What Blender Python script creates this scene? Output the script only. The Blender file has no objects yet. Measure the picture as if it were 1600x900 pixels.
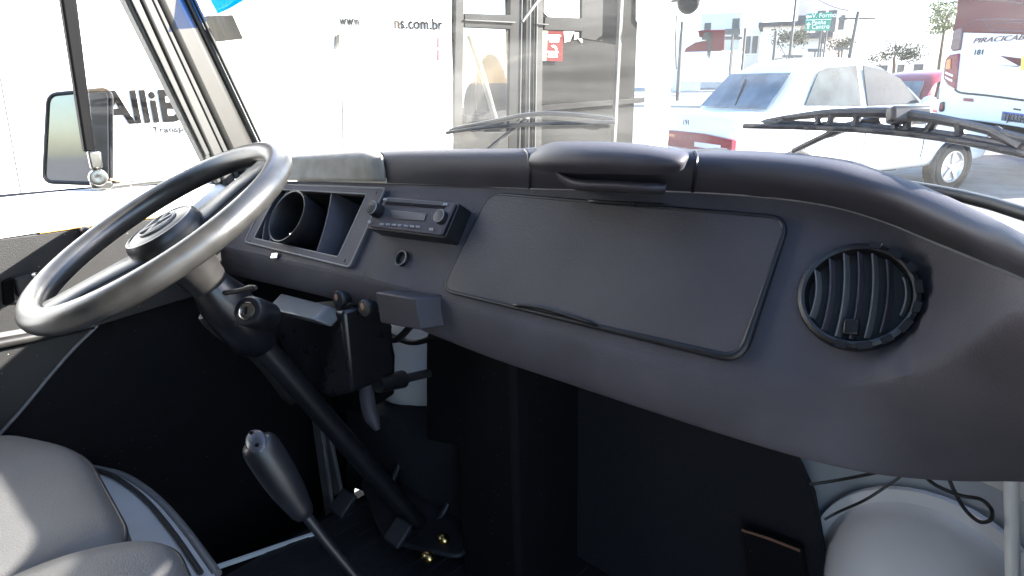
import bpy, bmesh, math, random
from mathutils import Vector as V, Matrix as M4
random.seed(7)
S = bpy.context.scene
COL = S.collection
PI = math.pi
R = math.radians

# ------------------------------------------------------------------ camera frame
CAM = V((0.65, 0.0, 0.82))
F_PX = 1000.0
yw, pt, rl = R(42.3), R(18.0), R(-1.0)
FW = V((-math.sin(yw) * math.cos(pt), math.cos(yw) * math.cos(pt), -math.sin(pt)))
RT0 = V((math.cos(yw), math.sin(yw), 0))
UP0 = RT0.cross(FW)
RT = math.cos(rl) * RT0 + math.sin(rl) * UP0
UP = -math.sin(rl) * RT0 + math.cos(rl) * UP0


def on(u, v, n, c):
    """where the sight line through photo point (u, v) meets the plane n.P = c"""
    n = V(n)
    r = FW + RT * ((u - 800) / F_PX) + UP * ((450 - v) / F_PX)
    return CAM + r * ((c - n.dot(CAM)) / n.dot(r))


def ax(u, v, x): return on(u, v, (1, 0, 0), x)
def ay(u, v, y): return on(u, v, (0, 1, 0), y)
def az(u, v, z): return on(u, v, (0, 0, 1), z)


# ------------------------------------------------------------------ mesh builder
class MB:
    def __init__(s):
        s.v = []; s.f = []

    def add(s, vs, fs):
        o = len(s.v)
        s.v += [V(p) for p in vs]
        s.f += [tuple(i + o for i in f) for f in fs]
        return s

    def box(s, a, b):
        x0, y0, z0 = a; x1, y1, z1 = b
        vs = [(x0, y0, z0), (x1, y0, z0), (x1, y1, z0), (x0, y1, z0), (x0, y0, z1), (x1, y0, z1), (x1, y1, z1), (x0, y1, z1)]
        return s.add(vs, [(0, 3, 2, 1), (4, 5, 6, 7), (0, 1, 5, 4), (1, 2, 6, 5), (2, 3, 7, 6), (3, 0, 4, 7)])

    def obox(s, c, ex, ey, ez):
        """box about centre c with half-extent vectors"""
        c, ex, ey, ez = V(c), V(ex), V(ey), V(ez)
        vs = [c + a * ex + b * ey + d * ez for d in (-1, 1) for a, b in ((-1, -1), (1, -1), (1, 1), (-1, 1))]
        return s.add(vs, [(0, 3, 2, 1), (4, 5, 6, 7), (0, 1, 5, 4), (1, 2, 6, 5), (2, 3, 7, 6), (3, 0, 4, 7)])

    def prism(s, pts, off, base=None):
        off = V(off)
        pts = [V(p) for p in pts]
        n = len(pts)
        if base is not None:
            pts = [p + V(base) for p in pts]
        vs = pts + [p + off for p in pts]
        fs = [tuple(range(n)), tuple(range(2 * n - 1, n - 1, -1))]
        fs += [(i, i + n, (i + 1) % n + n, (i + 1) % n) for i in range(n)]
        return s.add(vs, fs)

    def tube(s, path, r, seg=10, closed=False, cap=True):
        path = [V(p) for p in path]
        n = len(path)
        rs = r if isinstance(r, (list, tuple)) else [r] * n
        rings = []
        up = None
        for i, p in enumerate(path):
            if closed:
                t = path[(i + 1) % n] - path[i - 1]
            else:
                t = path[min(i + 1, n - 1)] - path[max(i - 1, 0)]
            t.normalize()
            if up is None:
                up = t.orthogonal().normalized()
            else:
                up = (up - t * up.dot(t)).normalized()
            sd = t.cross(up)
            rings.append([p + rs[i] * (math.cos(2 * PI * k / seg) * up + math.sin(2 * PI * k / seg) * sd) for k in range(seg)])
        vs = [q for rg in rings for q in rg]
        fs = []
        m = n if closed else n - 1
        for i in range(m):
            j = (i + 1) % n
            for k in range(seg):
                l = (k + 1) % seg
                fs.append((i * seg + k, i * seg + l, j * seg + l, j * seg + k))
        if cap and not closed:
            fs.append(tuple(range(seg - 1, -1, -1)))
            fs.append(tuple((n - 1) * seg + k for k in range(seg)))
        return s.add(vs, fs)

    def lathe(s, c, d, prof, seg=32, sx=None, cap=(True, True)):
        """profile [(radius, height)] spun about axis d through c"""
        c = V(c); d = V(d).normalized()
        a = d.orthogonal().normalized() if sx is None else V(sx).normalized()
        b = d.cross(a)
        vs = []
        for r, h in prof:
            for k in range(seg):
                t = 2 * PI * k / seg
                vs.append(c + d * h + r * (math.cos(t) * a + math.sin(t) * b))
        fs = []
        for i in range(len(prof) - 1):
            for k in range(seg):
                l = (k + 1) % seg
                fs.append((i * seg + k, i * seg + l, (i + 1) * seg + l, (i + 1) * seg + k))
        if cap[0]: fs.append(tuple(range(seg - 1, -1, -1)))
        if cap[1]: fs.append(tuple((len(prof) - 1) * seg + k for k in range(seg)))
        return s.add(vs, fs)

    def loft(s, rows, closed=False):
        n = len(rows[0])
        vs = [p for rw in rows for p in rw]
        fs = []
        for i in range(len(rows) - 1):
            for k in range(n if closed else n - 1):
                l = (k + 1) % n
                fs.append((i * n + k, i * n + l, (i + 1) * n + l, (i + 1) * n + k))
        return s.add(vs, fs)

    def torus(s, c, d, rad, r, seg=64, ts=14):
        c = V(c); d = V(d).normalized(); a = d.orthogonal().normalized(); b = d.cross(a)
        return s.tube([c + rad * (math.cos(2 * PI * k / seg) * a + math.sin(2 * PI * k / seg) * b) for k in range(seg)], r, ts, closed=True)

    def ell(s, c, ex, ey, ez, seg=20, rings=12):
        c, ex, ey, ez = V(c), V(ex), V(ey), V(ez)
        vs = [c - ez]; fs = []
        for i in range(1, rings):
            t = -PI / 2 + PI * i / rings
            for k in range(seg):
                p = 2 * PI * k / seg
                vs.append(c + math.cos(t) * (math.cos(p) * ex + math.sin(p) * ey) + math.sin(t) * ez)
        vs.append(c + ez)
        for k in range(seg):
            l = (k + 1) % seg
            fs.append((0, 1 + l, 1 + k))
            for i in range(rings - 2):
                fs.append((1 + i * seg + k, 1 + i * seg + l, 1 + (i + 1) * seg + l, 1 + (i + 1) * seg + k))
            fs.append((1 + (rings - 2) * seg + k, 1 + (rings - 2) * seg + l, len(vs) - 1))
        return s.add(vs, fs)

    def build(s, name, mat, parent=None, bevel=0, seg=2, sharp=40, weld=False, subsurf=0, solid=0):
        me = bpy.data.meshes.new(name)
        o = bpy.data.objects.new(name, me)
        COL.objects.link(o)
        org = V((0, 0, 0))
        if parent is not None:
            o.parent = parent
            org = ORG[parent.name]
        ORG[o.name] = org
        me.from_pydata([tuple(p - org) for p in s.v], [], s.f)
        bm = bmesh.new(); bm.from_mesh(me)
        if weld: bmesh.ops.remove_doubles(bm, verts=bm.verts, dist=1e-5)
        bmesh.ops.recalc_face_normals(bm, faces=bm.faces)
        bm.to_mesh(me); bm.free()
        if me.polygons:
            me.polygons.foreach_set('use_smooth', [True] * len(me.polygons))
            me.set_sharp_from_angle(angle=R(sharp))
        me.materials.append(mat)
        if subsurf:
            m = o.modifiers.new('sub', 'SUBSURF'); m.levels = m.render_levels = subsurf
        if solid:
            m = o.modifiers.new('sol', 'SOLIDIFY'); m.thickness = solid; m.offset = -1
        if bevel:
            m = o.modifiers.new('bev', 'BEVEL'); m.width = bevel; m.segments = seg; m.limit_method = 'ANGLE'; m.angle_limit = R(35)
            m.harden_normals = False
        return o


ORG = {}


def root(name, loc, label, cat, group=None):
    o = bpy.data.objects.new(name, None); COL.objects.link(o)
    o.location = loc; o.empty_display_size = .1
    ORG[o.name] = V(loc)
    return tag(o, label, cat, group)


def tag(o, label, cat, group=None):
    o['label'] = label; o['category'] = cat
    if group: o['group'] = group
    return o


def text(body, name, mat, parent, loc, xdir, ydir, size, ext=.002, shear=0, spacing=1.0, align='LEFT', wscale=1.0, bold=.0):
    cu = bpy.data.curves.new(name, 'FONT')
    cu.body = body; cu.size = size; cu.extrude = ext; cu.shear = shear; cu.space_character = spacing; cu.align_x = align; cu.offset = bold * size
    t = bpy.data.objects.new('lettering_source', cu); COL.objects.link(t)
    bpy.context.view_layer.update()
    me = bpy.data.meshes.new_from_object(t.evaluated_get(bpy.context.evaluated_depsgraph_get()))
    bpy.data.objects.remove(t); bpy.data.curves.remove(cu)
    x = V(xdir).normalized(); y = V(ydir); y = (y - x * y.dot(x)).normalized(); z = x.cross(y)
    org = ORG[parent.name] if parent is not None else V((0, 0, 0))
    for v in me.vertices:
        p = V(loc) + x * v.co.x * wscale + y * v.co.y + z * v.co.z
        v.co = p - org
    o = bpy.data.objects.new(name, me); COL.objects.link(o)
    if parent is not None: o.parent = parent
    ORG[o.name] = org
    me.name = name
    me.materials.clear(); me.materials.append(mat)
    return o


def rounded(pts, rad, n=5):
    """round the corners of a planar polygon"""
    out = []
    k = len(pts)
    for i in range(k):
        p = V(pts[i]); a = V(pts[i - 1]); b = V(pts[(i + 1) % k])
        da = (a - p); db = (b - p)
        r = min(rad, da.length * .45, db.length * .45)
        p0 = p + da.normalized() * r; p1 = p + db.normalized() * r
        for j in range(n + 1):
            t = j / n
            out.append((1 - t) ** 2 * p0 + 2 * t * (1 - t) * p + t * t * p1)
    return out


def cr(pts, n):
    """smooth curve through pts, n steps per span"""
    pts = [V(p) for p in pts]
    out = []
    for i in range(len(pts) - 1):
        p0 = pts[i - 1] if i else pts[0] * 2 - pts[1]
        p1, p2 = pts[i], pts[i + 1]
        p3 = pts[i + 2] if i + 2 < len(pts) else pts[-1] * 2 - pts[-2]
        for j in range(n):
            t = j / n
            out.append(.5 * ((2 * p1) + (p2 - p0) * t + (2 * p0 - 5 * p1 + 4 * p2 - p3) * t * t + (3 * p1 - p0 - 3 * p2 + p3) * t ** 3))
    out.append(pts[-1])
    return out


# ------------------------------------------------------------------ materials
def mat(name, col, rough=.5, metal=0, spec=.5, noise=0, nscale=40, bump=0, bscale=300, coat=0, detail=3, rvar=0, col2=None, n2=6, speck=0):
    m = bpy.data.materials.new(name); m.use_nodes = True
    nt = m.node_tree; b = nt.nodes['Principled BSDF']
    b.inputs['Base Color'].default_value = (*col, 1)
    b.inputs['Roughness'].default_value = rough
    b.inputs['Metallic'].default_value = metal
    b.inputs['Specular IOR Level'].default_value = spec
    b.inputs['Coat Weight'].default_value = coat
    tc = nt.nodes.new('ShaderNodeTexCoord')
    if noise or col2:
        tx = nt.nodes.new('ShaderNodeTexNoise'); tx.inputs['Scale'].default_value = nscale; tx.inputs['Detail'].default_value = detail
        nt.links.new(tc.outputs['Object'], tx.inputs['Vector'])
        rp = nt.nodes.new('ShaderNodeValToRGB')
        c2 = col2 or tuple(min(1, c * (1 + noise)) for c in col)
        c1 = tuple(c * (1 - noise) for c in col)
        rp.color_ramp.elements[0].color = (*c1, 1); rp.color_ramp.elements[1].color = (*c2, 1)
        rp.color_ramp.elements[0].position = .3; rp.color_ramp.elements[1].position = .7
        nt.links.new(tx.outputs['Fac'], rp.inputs['Fac'])
        nt.links.new(rp.outputs['Color'], b.inputs['Base Color'])
        if rvar:
            mr = nt.nodes.new('ShaderNodeMapRange')
            mr.inputs['To Min'].default_value = rough - rvar; mr.inputs['To Max'].default_value = rough + rvar
            nt.links.new(tx.outputs['Fac'], mr.inputs['Value']); nt.links.new(mr.outputs['Result'], b.inputs['Roughness'])
    if speck:
        vz = nt.nodes.new('ShaderNodeTexVoronoi'); vz.inputs['Scale'].default_value = 55
        nt.links.new(tc.outputs['Object'], vz.inputs['Vector'])
        lt_ = nt.nodes.new('ShaderNodeMath'); lt_.operation = 'LESS_THAN'; lt_.inputs[1].default_value = speck
        nt.links.new(vz.outputs['Distance'], lt_.inputs[0])
        sx = nt.nodes.new('ShaderNodeMix'); sx.data_type = 'RGBA'; sx.inputs['B'].default_value = (.25, .23, .2, 1)
        src = b.inputs['Base Color'].links[0].from_socket
        nt.links.new(lt_.outputs[0], sx.inputs['Factor']); nt.links.new(src, sx.inputs['A']); nt.links.new(sx.outputs['Result'], b.inputs['Base Color'])
    if bump:
        t2 = nt.nodes.new('ShaderNodeTexNoise'); t2.inputs['Scale'].default_value = bscale; t2.inputs['Detail'].default_value = 3
        nt.links.new(tc.outputs['Object'], t2.inputs['Vector'])
        bp = nt.nodes.new('ShaderNodeBump'); bp.inputs['Strength'].default_value = bump; bp.inputs['Distance'].default_value = .002
        nt.links.new(t2.outputs['Fac'], bp.inputs['Height']); nt.links.new(bp.outputs['Normal'], b.inputs['Normal'])
    return m


def glass(name, dust_veil=.0, tint=(1, 1, 1), ior=1.45, refl=.06, dcol=(.8, .8, .76)):
    m = bpy.data.materials.new(name); m.use_nodes = True
    nt = m.node_tree; nt.nodes.clear()
    out = nt.nodes.new('ShaderNodeOutputMaterial')
    tr = nt.nodes.new('ShaderNodeBsdfTransparent'); tr.inputs['Color'].default_value = (*tint, 1)
    gl = nt.nodes.new('ShaderNodeBsdfGlossy'); gl.inputs['Roughness'].default_value = .02
    ge = nt.nodes.new('ShaderNodeNewGeometry')
    dt = nt.nodes.new('ShaderNodeVectorMath'); dt.operation = 'DOT_PRODUCT'
    nt.links.new(ge.outputs['Normal'], dt.inputs[0]); nt.links.new(ge.outputs['Incoming'], dt.inputs[1])
    def mth(op, a, b=None):
        n_ = nt.nodes.new('ShaderNodeMath'); n_.operation = op
        for i, q in enumerate((a, b)):
            if q is None: continue
            if isinstance(q, (int, float)): n_.inputs[i].default_value = q
            else: nt.links.new(q, n_.inputs[i])
        return n_.outputs[0]
    c_ = mth('ABSOLUTE', dt.outputs['Value'])
    fr_ = mth('ADD', mth('MULTIPLY', mth('POWER', mth('SUBTRACT', 1.0, c_), 5.0), .93 if refl > .04 else .4), refl)
    mx = nt.nodes.new('ShaderNodeMixShader')
    nt.links.new(fr_, mx.inputs[0]); nt.links.new(tr.outputs[0], mx.inputs[1]); nt.links.new(gl.outputs[0], mx.inputs[2])
    last = mx
    if dust_veil:  # dust film that also stands in for the glare veil and streaks
        tl = nt.nodes.new('ShaderNodeBsdfTranslucent'); tl.inputs['Color'].default_value = (*dcol, 1)
        tc = nt.nodes.new('ShaderNodeTexCoord')
        mp = nt.nodes.new('ShaderNodeMapping'); mp.inputs['Scale'].default_value = (1.0, 1.0, 8.0); mp.inputs['Rotation'].default_value = (0, .25, 0)
        nt.links.new(tc.outputs['Object'], mp.inputs['Vector'])
        nz = nt.nodes.new('ShaderNodeTexNoise'); nz.inputs['Scale'].default_value = 3; nz.inputs['Detail'].default_value = 5
        nt.links.new(mp.outputs[0], nz.inputs['Vector'])
        mr = nt.nodes.new('ShaderNodeMapRange'); mr.inputs['From Min'].default_value = .36; mr.inputs['From Max'].default_value = .66
        mr.inputs['To Min'].default_value = dust_veil * .35; mr.inputs['To Max'].default_value = dust_veil * 1.7
        nt.links.new(nz.outputs['Fac'], mr.inputs['Value'])
        m2 = nt.nodes.new('ShaderNodeMixShader')
        sx = nt.nodes.new('ShaderNodeSeparateXYZ'); nt.links.new(tc.outputs['Object'], sx.inputs[0])
        gx_ = nt.nodes.new('ShaderNodeMapRange'); gx_.interpolation_type = 'SMOOTHSTEP'
        for kk, vv in zip(('From Min', 'From Max', 'To Min', 'To Max'), (-.05, .35, 1.0, .45)): gx_.inputs[kk].default_value = vv
        nt.links.new(sx.outputs['X'], gx_.inputs['Value'])
        nt.links.new(mth('MULTIPLY', mr.outputs[0], gx_.outputs[0]), m2.inputs[0]); nt.links.new(mx.outputs[0], m2.inputs[1]); nt.links.new(tl.outputs[0], m2.inputs[2])
        last = m2
    nt.links.new(last.outputs[0], out.inputs['Surface'])
    return m


def dotted(name, c0, c1, axis, pitch, rad):
    # punched panel: a staggered grid of small dark holes
    m = mat(name, c0, .85, spec=.1); nt = m.node_tree; L = nt.links; b = nt.nodes['Principled BSDF']
    tc = nt.nodes.new('ShaderNodeTexCoord')
    def N(op, a, b_=None):
        n = nt.nodes.new('ShaderNodeMath'); n.operation = op
        for i, q in enumerate((a, b_)):
            if q is None: continue
            if isinstance(q, (int, float)): n.inputs[i].default_value = q
            else: L.new(q, n.inputs[i])
        return n.outputs[0]
    d = nt.nodes.new('ShaderNodeVectorMath'); d.operation = 'DOT_PRODUCT'; d.inputs[1].default_value = axis
    L.new(tc.outputs['Object'], d.inputs[0])
    sx = nt.nodes.new('ShaderNodeSeparateXYZ'); L.new(tc.outputs['Object'], sx.inputs[0])
    zz = N('DIVIDE', sx.outputs['Z'], pitch)
    row = N('FLOOR', zz)
    uu = N('ADD', N('DIVIDE', d.outputs['Value'], pitch), N('MULTIPLY', row, .5))
    fu = N('SUBTRACT', N('FRACT', uu), .5); fv = N('SUBTRACT', N('FRACT', zz), .5)
    r = N('SQRT', N('ADD', N('MULTIPLY', fu, fu), N('MULTIPLY', fv, fv)))
    k = N('LESS_THAN', r, rad / pitch)
    mx = nt.nodes.new('ShaderNodeMix'); mx.data_type = 'RGBA'
    mx.inputs['A'].default_value = (*c0, 1); mx.inputs['B'].default_value = (*c1, 1)
    L.new(k, mx.inputs['Factor']); L.new(mx.outputs['Result'], b.inputs['Base Color'])
    return m


K = {}
K['dash'] = mat('dash_vinyl', (.056, .0515, .061), .64, spec=.4, noise=.2, nscale=11, detail=9, bump=.3, bscale=420, rvar=.06)
K['pad'] = mat('pad_vinyl', (.036, .033, .041), .6, spec=.45, noise=.15, nscale=14, bump=.2, bscale=700, rvar=.06)
K['lid'] = mat('lid_vinyl', (.045, .0395, .041), .52, noise=.22, nscale=8, detail=9, bump=.35, bscale=420, rvar=.07)
K['black'] = mat('black_plastic', (.009, .009, .011), .42, noise=.2, nscale=60, rvar=.06)
K['gloss'] = mat('glossy_black', (.007, .007, .009), .3, noise=.15, nscale=30, rvar=.08)
K['rim'] = mat('wheel_plastic', (.024, .023, .0215), .34, spec=.9, noise=.2, nscale=45, rvar=.05, bump=.06, bscale=400)
K['hubm'] = mat('hub_plastic', (.018, .017, .016), .36, noise=.15, nscale=60, rvar=.06)
K['rubber'] = mat('black_rubber', (.014, .014, .014), .6, noise=.3, nscale=60, bump=.15, bscale=200)
K['seal'] = mat('seal_rubber', (.03, .03, .028), .5, noise=.25, nscale=30)
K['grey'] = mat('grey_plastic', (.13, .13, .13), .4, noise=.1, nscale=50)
K['felt'] = mat('faded_felt', (.27, .25, .215), .95, noise=.22, nscale=30, bump=.4, bscale=500, detail=8)
K['white'] = mat('white_paint', (.8, .8, .78), .35, noise=.03, nscale=12)
K['pillar'] = mat('pillar_paint', (.025, .024, .0215), .4, noise=.06, nscale=10)
K['bluepaint'] = mat('pale_paint', (.36, .37, .38), .45, noise=.06, nscale=10)
K['card'] = mat('door_card', (.0055, .0049, .0045), .55, noise=.3, nscale=25, speck=.05, bump=.3, bscale=500)
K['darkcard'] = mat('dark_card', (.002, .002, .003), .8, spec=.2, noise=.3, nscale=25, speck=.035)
K['carpet'] = mat('carpet', (.004, .004, .0065), .95, noise=.4, nscale=220, bump=.6, bscale=600)
K['mat'] = mat('floor_rubber', (.010, .0095, .012), .6, noise=.3, nscale=30, bump=.3, bscale=90)
K['seat'] = mat('seat_vinyl', (.078, .076, .074), .5, noise=.1, nscale=16, bump=.35, bscale=450, rvar=.06)
K['seatside'] = mat('seat_cloth', (.06, .06, .062), .75, noise=.2, nscale=150, bump=.5, bscale=900)
K['bowl'] = mat('bowl_paint', (.7, .67, .66), .4, noise=.05, nscale=8)
K['strip'] = mat('frame_paint', (.04, .04, .037), .45, noise=.06, nscale=10)
K['cap'] = mat('knob_cap_plastic', (.045, .045, .05), .25, noise=.2, nscale=60)
K['post'] = mat('post_black', (.0025, .0025, .003), .6, spec=.08, noise=.2, nscale=30)
K['railgrey'] = mat('rail_grey', (.06, .06, .057), .5, spec=.3, noise=.1)
K['latch'] = mat('latch_metal', (.22, .215, .2), .3, 1.0, noise=.15)
K['chrome'] = mat('chrome', (.75, .74, .72), .18, 1.0, noise=.05)
K['steel'] = mat('steel', (.4, .4, .4), .35, 1.0, noise=.15)
K['glint_gold'] = mat('glint_gold', (.75, .5, .2), .25, 1.0, noise=.1)
K['copper'] = mat('copper_plastic', (.32, .17, .11), .35, noise=.2, nscale=90)
K['orange'] = mat('amber_strip', (.65, .33, .08), .4, noise=.1)
K['emblem'] = mat('emblem_silver', (.2, .19, .175), .4, .2, noise=.1)
K['mirror'] = mat('mirror_glass', (.2, .2, .2), .05, 1.0, noise=.03)
K['screen'] = mat('radio_screen', (.012, .013, .018), .3, noise=.1)
K['btn'] = mat('button_grey', (.22, .22, .23), .4, noise=.1)
K['wire'] = mat('wire', (.012, .012, .013), .5, noise=.2)
K['brownedge'] = mat('brown_edge', (.18, .09, .05), .6, noise=.2)
K['glass'] = glass('windscreen_glass', dust_veil=.027)
K['vent'] = glass('vent_glass', dust_veil=0, refl=.02)
K['film'] = glass('blue_film', tint=(.02, .36, .75))
K['sticker'] = mat('sticker_paper', (.022, .023, .013), .8, spec=.1, noise=.35, nscale=25, col2=(.05, .036, .016))
# outside
K['buswhite'] = mat('bus_white', (.82, .82, .8), .3, noise=.03, nscale=2)
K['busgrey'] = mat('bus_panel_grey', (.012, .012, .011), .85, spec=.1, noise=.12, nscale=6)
K['busdark'] = mat('bus_frame_dark', (.006, .006, .0055), .6, spec=.15, noise=.2, nscale=10)
K['busmid'] = mat('bus_frame_mid', (.018, .018, .016), .6, spec=.2, noise=.12, nscale=8)
K['alu'] = mat('aluminium', (.8, .8, .78), .35, .7, noise=.08)
K['ink'] = mat('black_ink', (.0035, .0032, .003), .8, spec=.05, noise=.2)
K['inkgrey'] = mat('grey_ink', (.02, .02, .022), .8, spec=.05, noise=.2)
K['red'] = mat('red_paint', (.1, .003, .009), .5, spec=.2, noise=.08, nscale=3)
K['redink'] = mat('red_ink', (.1, .006, .008), .5, noise=.1)
K['poster'] = mat('poster_red', (.07, .006, .006), .7, spec=.1, noise=.1)
K['cream'] = mat('poster_cream', (.2, .17, .09), .5, noise=.06)
K['paper'] = mat('poster_white', (.8, .8, .78), .5, noise=.04)
K['lens'] = mat('tail_lens', (.22, .012, .03), .15, noise=.25, nscale=25)
K['lensdark'] = mat('tail_lens_dark', (.11, .035, .05), .2, noise=.25, nscale=25)
K['lamp'] = mat('lamp_orange', (.8, .28, .1), .2, noise=.15)
K['carglass'] = mat('car_glass', (.02, .028, .028), .08, noise=.5, nscale=5, spec=.35)
K['rearglass'] = mat('rear_glass', (.09, .11, .12), .08, noise=.5, nscale=4, spec=.9)
K['carwhite'] = mat('car_white', (.82, .83, .84), .25, noise=.02, coat=.4)
K['carred'] = mat('car_red', (.2, .007, .018), .25, noise=.08, coat=.4)
K['tyre'] = mat('tyre', (.02, .02, .02), .8, noise=.3)
K['alloy'] = mat('alloy', (.6, .6, .6), .3, .6, noise=.1)
K['green'] = mat('sign_green', (.0, .2, .12), .4, noise=.06)
K['signwhite'] = mat('sign_white', (.85, .85, .85), .4, noise=.03)
K['asphalt'] = mat('asphalt', (.2, .195, .185), .9, noise=.3, nscale=3, bump=.5, bscale=60, detail=8)
K['pave'] = mat('pavement', (.36, .35, .33), .9, noise=.15, nscale=3)
K['bld1'] = mat('pale_render', (.66, .64, .6), .9, noise=.08, nscale=.6)
K['bld2'] = mat('pink_render', (.6, .5, .45), .9, noise=.1, nscale=.6)
K['roof'] = mat('dark_roof', (.05, .045, .05), .8, noise=.4, nscale=2)
K['window'] = mat('window_dark', (.05, .05, .055), .2, noise=.3, nscale=1)
K['pole'] = mat('pole_concrete', (.05, .05, .05), .8, noise=.25)
K['bark'] = mat('bark', (.09, .06, .04), .9, noise=.3, nscale=8)
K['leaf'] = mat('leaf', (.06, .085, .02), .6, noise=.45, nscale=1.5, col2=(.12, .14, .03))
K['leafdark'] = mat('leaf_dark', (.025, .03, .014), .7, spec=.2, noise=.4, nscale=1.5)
K['shelldark'] = mat('headliner', (.07, .068, .066), .9, noise=.06)
K['tarp'] = mat('awning_blue', (.25, .38, .5), .8, noise=.1)
K['yellow'] = mat('yellow_ink', (.8, .6, .1), .5, noise=.1)
K['plategrey'] = mat('plate_grey', (.1, .11, .14), .6, noise=.1)
K['plate'] = mat('plate_blue', (.02, .06, .3), .5, noise=.1)

# ------------------------------------------------------------------ dashboard plane
TT = math.tan(R(33))
DN = V((0, -math.cos(R(33)), math.sin(R(33))))          # towards the passengers
DC = .68 - TT * .66
PN = (0, 1, -TT)


def dp(u, v, h=0.0):
    # point on the plane lying h in front of the dash face
    return on(u, v, PN, DC - h / math.cos(R(33)))


def dpo(u, v, h=0.0):
    # point of the dash face at (u,v), then lifted by h along its normal
    return on(u, v, PN, DC) + DN * h


def Y(u, v, y): return ay(u, v, y)


# ================================================================== CAB SHELL
cab = root('van_cab', (0, .3, -.17), 'cab shell of the old van with grey pillars, white nose panels and windscreen', 'van')
FL = -.17
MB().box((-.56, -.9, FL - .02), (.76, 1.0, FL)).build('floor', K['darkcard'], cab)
b = MB().box((-.545, .32, FL), (.7, .93, FL + .006))
for i in range(30):
    x = -.53 + i * .041
    b.box((x, .33, FL + .006), (x + .014, .92, FL + .0085))
b.build('floor_mat', K['mat'], cab)
MB().box((-.8, -.9, -.36), (-.56, 1.0, -.34)).box((-.572, .33, -.34), (-.562, 1.0, FL - .0225)).build('step_well', K['darkcard'], cab)
# light metal edge of the step
a, c = az(331, 889, FL + .008), az(492, 834, FL + .008)
d = (c - a).normalized(); sd = V((0, 0, 1)).cross(d)
MB().obox((a + c) / 2, (c - a) / 2, sd * .004, (0, 0, .004)).build('step_edge', K['white'], cab)
# nose wall, painted
MB().box((-.78, 1.0, -.36), (.78, 1.03, .66)).build('nose_panel', K['bluepaint'], cab)
# right kick panel + right door inner face (out of frame mostly)
MB().box((.765, .47, -.36), (.79, 1.0, .60)).box((.765, -.9, -.36), (.79, .47, -.18)).build('side_panel', K['bluepaint'], cab)
q = [ay(u, v, .80) for u, v in ((1566, 745), (1590, 745), (1592, 960), (1570, 960))]
MB().prism(q, (0, .03, 0)).build('door_jamb', K['white'], cab, bevel=.006)


def bowl(cx, cz, y0, r, name='headlight_bowl'):
    prof = [(r * math.cos(t), r * .95 * math.sin(t)) for t in [PI / 2 * i / 12 for i in range(12)]] + [(.002, r * .95)]
    prof = [(r + .022, -.004), (r + .022, .006), (r + .004, .01)] + prof[1:]
    return MB().lathe((cx, y0, cz), (0, -1, 0), prof, 48).build(name, K['bowl'], cab, sharp=30)


bowl(.578, .085, .985, .135)
bowl(-.565, .115, .985, .142)
# front carpets
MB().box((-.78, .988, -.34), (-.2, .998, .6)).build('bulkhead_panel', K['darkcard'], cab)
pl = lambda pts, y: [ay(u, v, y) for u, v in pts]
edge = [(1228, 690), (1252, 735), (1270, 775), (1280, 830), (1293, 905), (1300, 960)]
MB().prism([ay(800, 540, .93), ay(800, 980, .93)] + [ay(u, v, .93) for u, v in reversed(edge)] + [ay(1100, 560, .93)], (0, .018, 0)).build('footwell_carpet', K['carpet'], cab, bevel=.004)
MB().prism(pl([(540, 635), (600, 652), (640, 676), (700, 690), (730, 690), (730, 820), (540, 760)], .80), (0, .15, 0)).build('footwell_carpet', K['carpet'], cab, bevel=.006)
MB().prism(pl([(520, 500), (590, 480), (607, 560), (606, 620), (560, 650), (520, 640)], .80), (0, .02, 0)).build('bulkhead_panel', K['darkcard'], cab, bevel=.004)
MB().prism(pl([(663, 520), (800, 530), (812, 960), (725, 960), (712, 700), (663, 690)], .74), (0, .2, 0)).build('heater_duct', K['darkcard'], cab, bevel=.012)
a = az(540, 752, -.10)
MB().prism(rounded([az(u, v, FL + .05) for u, v in ((560, 752), (715, 748), (735, 800), (728, 880), (600, 850))], .04), (0, 0, .012)).build('toe_board', K['mat'], cab, bevel=.005)
# small flap in the carpet
q = pl([(1160, 828), (1250, 860), (1262, 930), (1172, 930)], .90)
fl = MB().prism(q, (0, .02, 0)).build('carpet_flap', K['darkcard'], cab, bevel=.003)
MB().tube([q[0] + V((0, -.002, .001)), (q[0] + q[1]) / 2 + V((0, -.002, .003)), q[1] + V((0, -.002, .001))], .0022, 8).build('piping', K['brownedge'], fl)

# left A pillar: door frame strips and pillar as leaning bars
def bar(name, m, top, bot, x, th, parent, bevel=.006, ext=.55, botext=.0, back=0):
    """leaning bar seen between two pixel edges; top/bot = (u_left, u_right, v)"""
    t0, t1 = ax(top[0], top[2], x), ax(top[1], top[2], x)
    b0, b1 = ax(bot[0], bot[3] if len(bot) > 3 else bot[2], x), ax(bot[1], bot[2], x)
    t0 = t0 + (t0 - b0) * ext; t1 = t1 + (t1 - b1) * ext
    b0 = b0 + (b0 - t0) * botext; b1 = b1 + (b1 - t1) * botext
    return MB().prism([t0, t1, b1, b0], (-th, 0, 0)).build(name, m, parent, bevel=bevel, seg=3)


bar('pillar', K['pillar'], (246, 292, 0), (358, 397, 222, 238), -.735, .07, cab, bevel=.014, botext=.12)
bar('pillar_seal', K['seal'], (291, 301, 0), (397, 403, 218, 220), -.742, .05, cab, bevel=.003, botext=.12)
bar('pillar_seal', K['seal'], (239, 247, 0), (350, 358, 238, 240), -.742, .03, cab, bevel=.002, botext=.12)
bar('pillar_trim', K['strip'], (303, 308, 0), (404, 407, 214, 215), -.728, .01, cab, bevel=.002, botext=.1)
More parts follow.
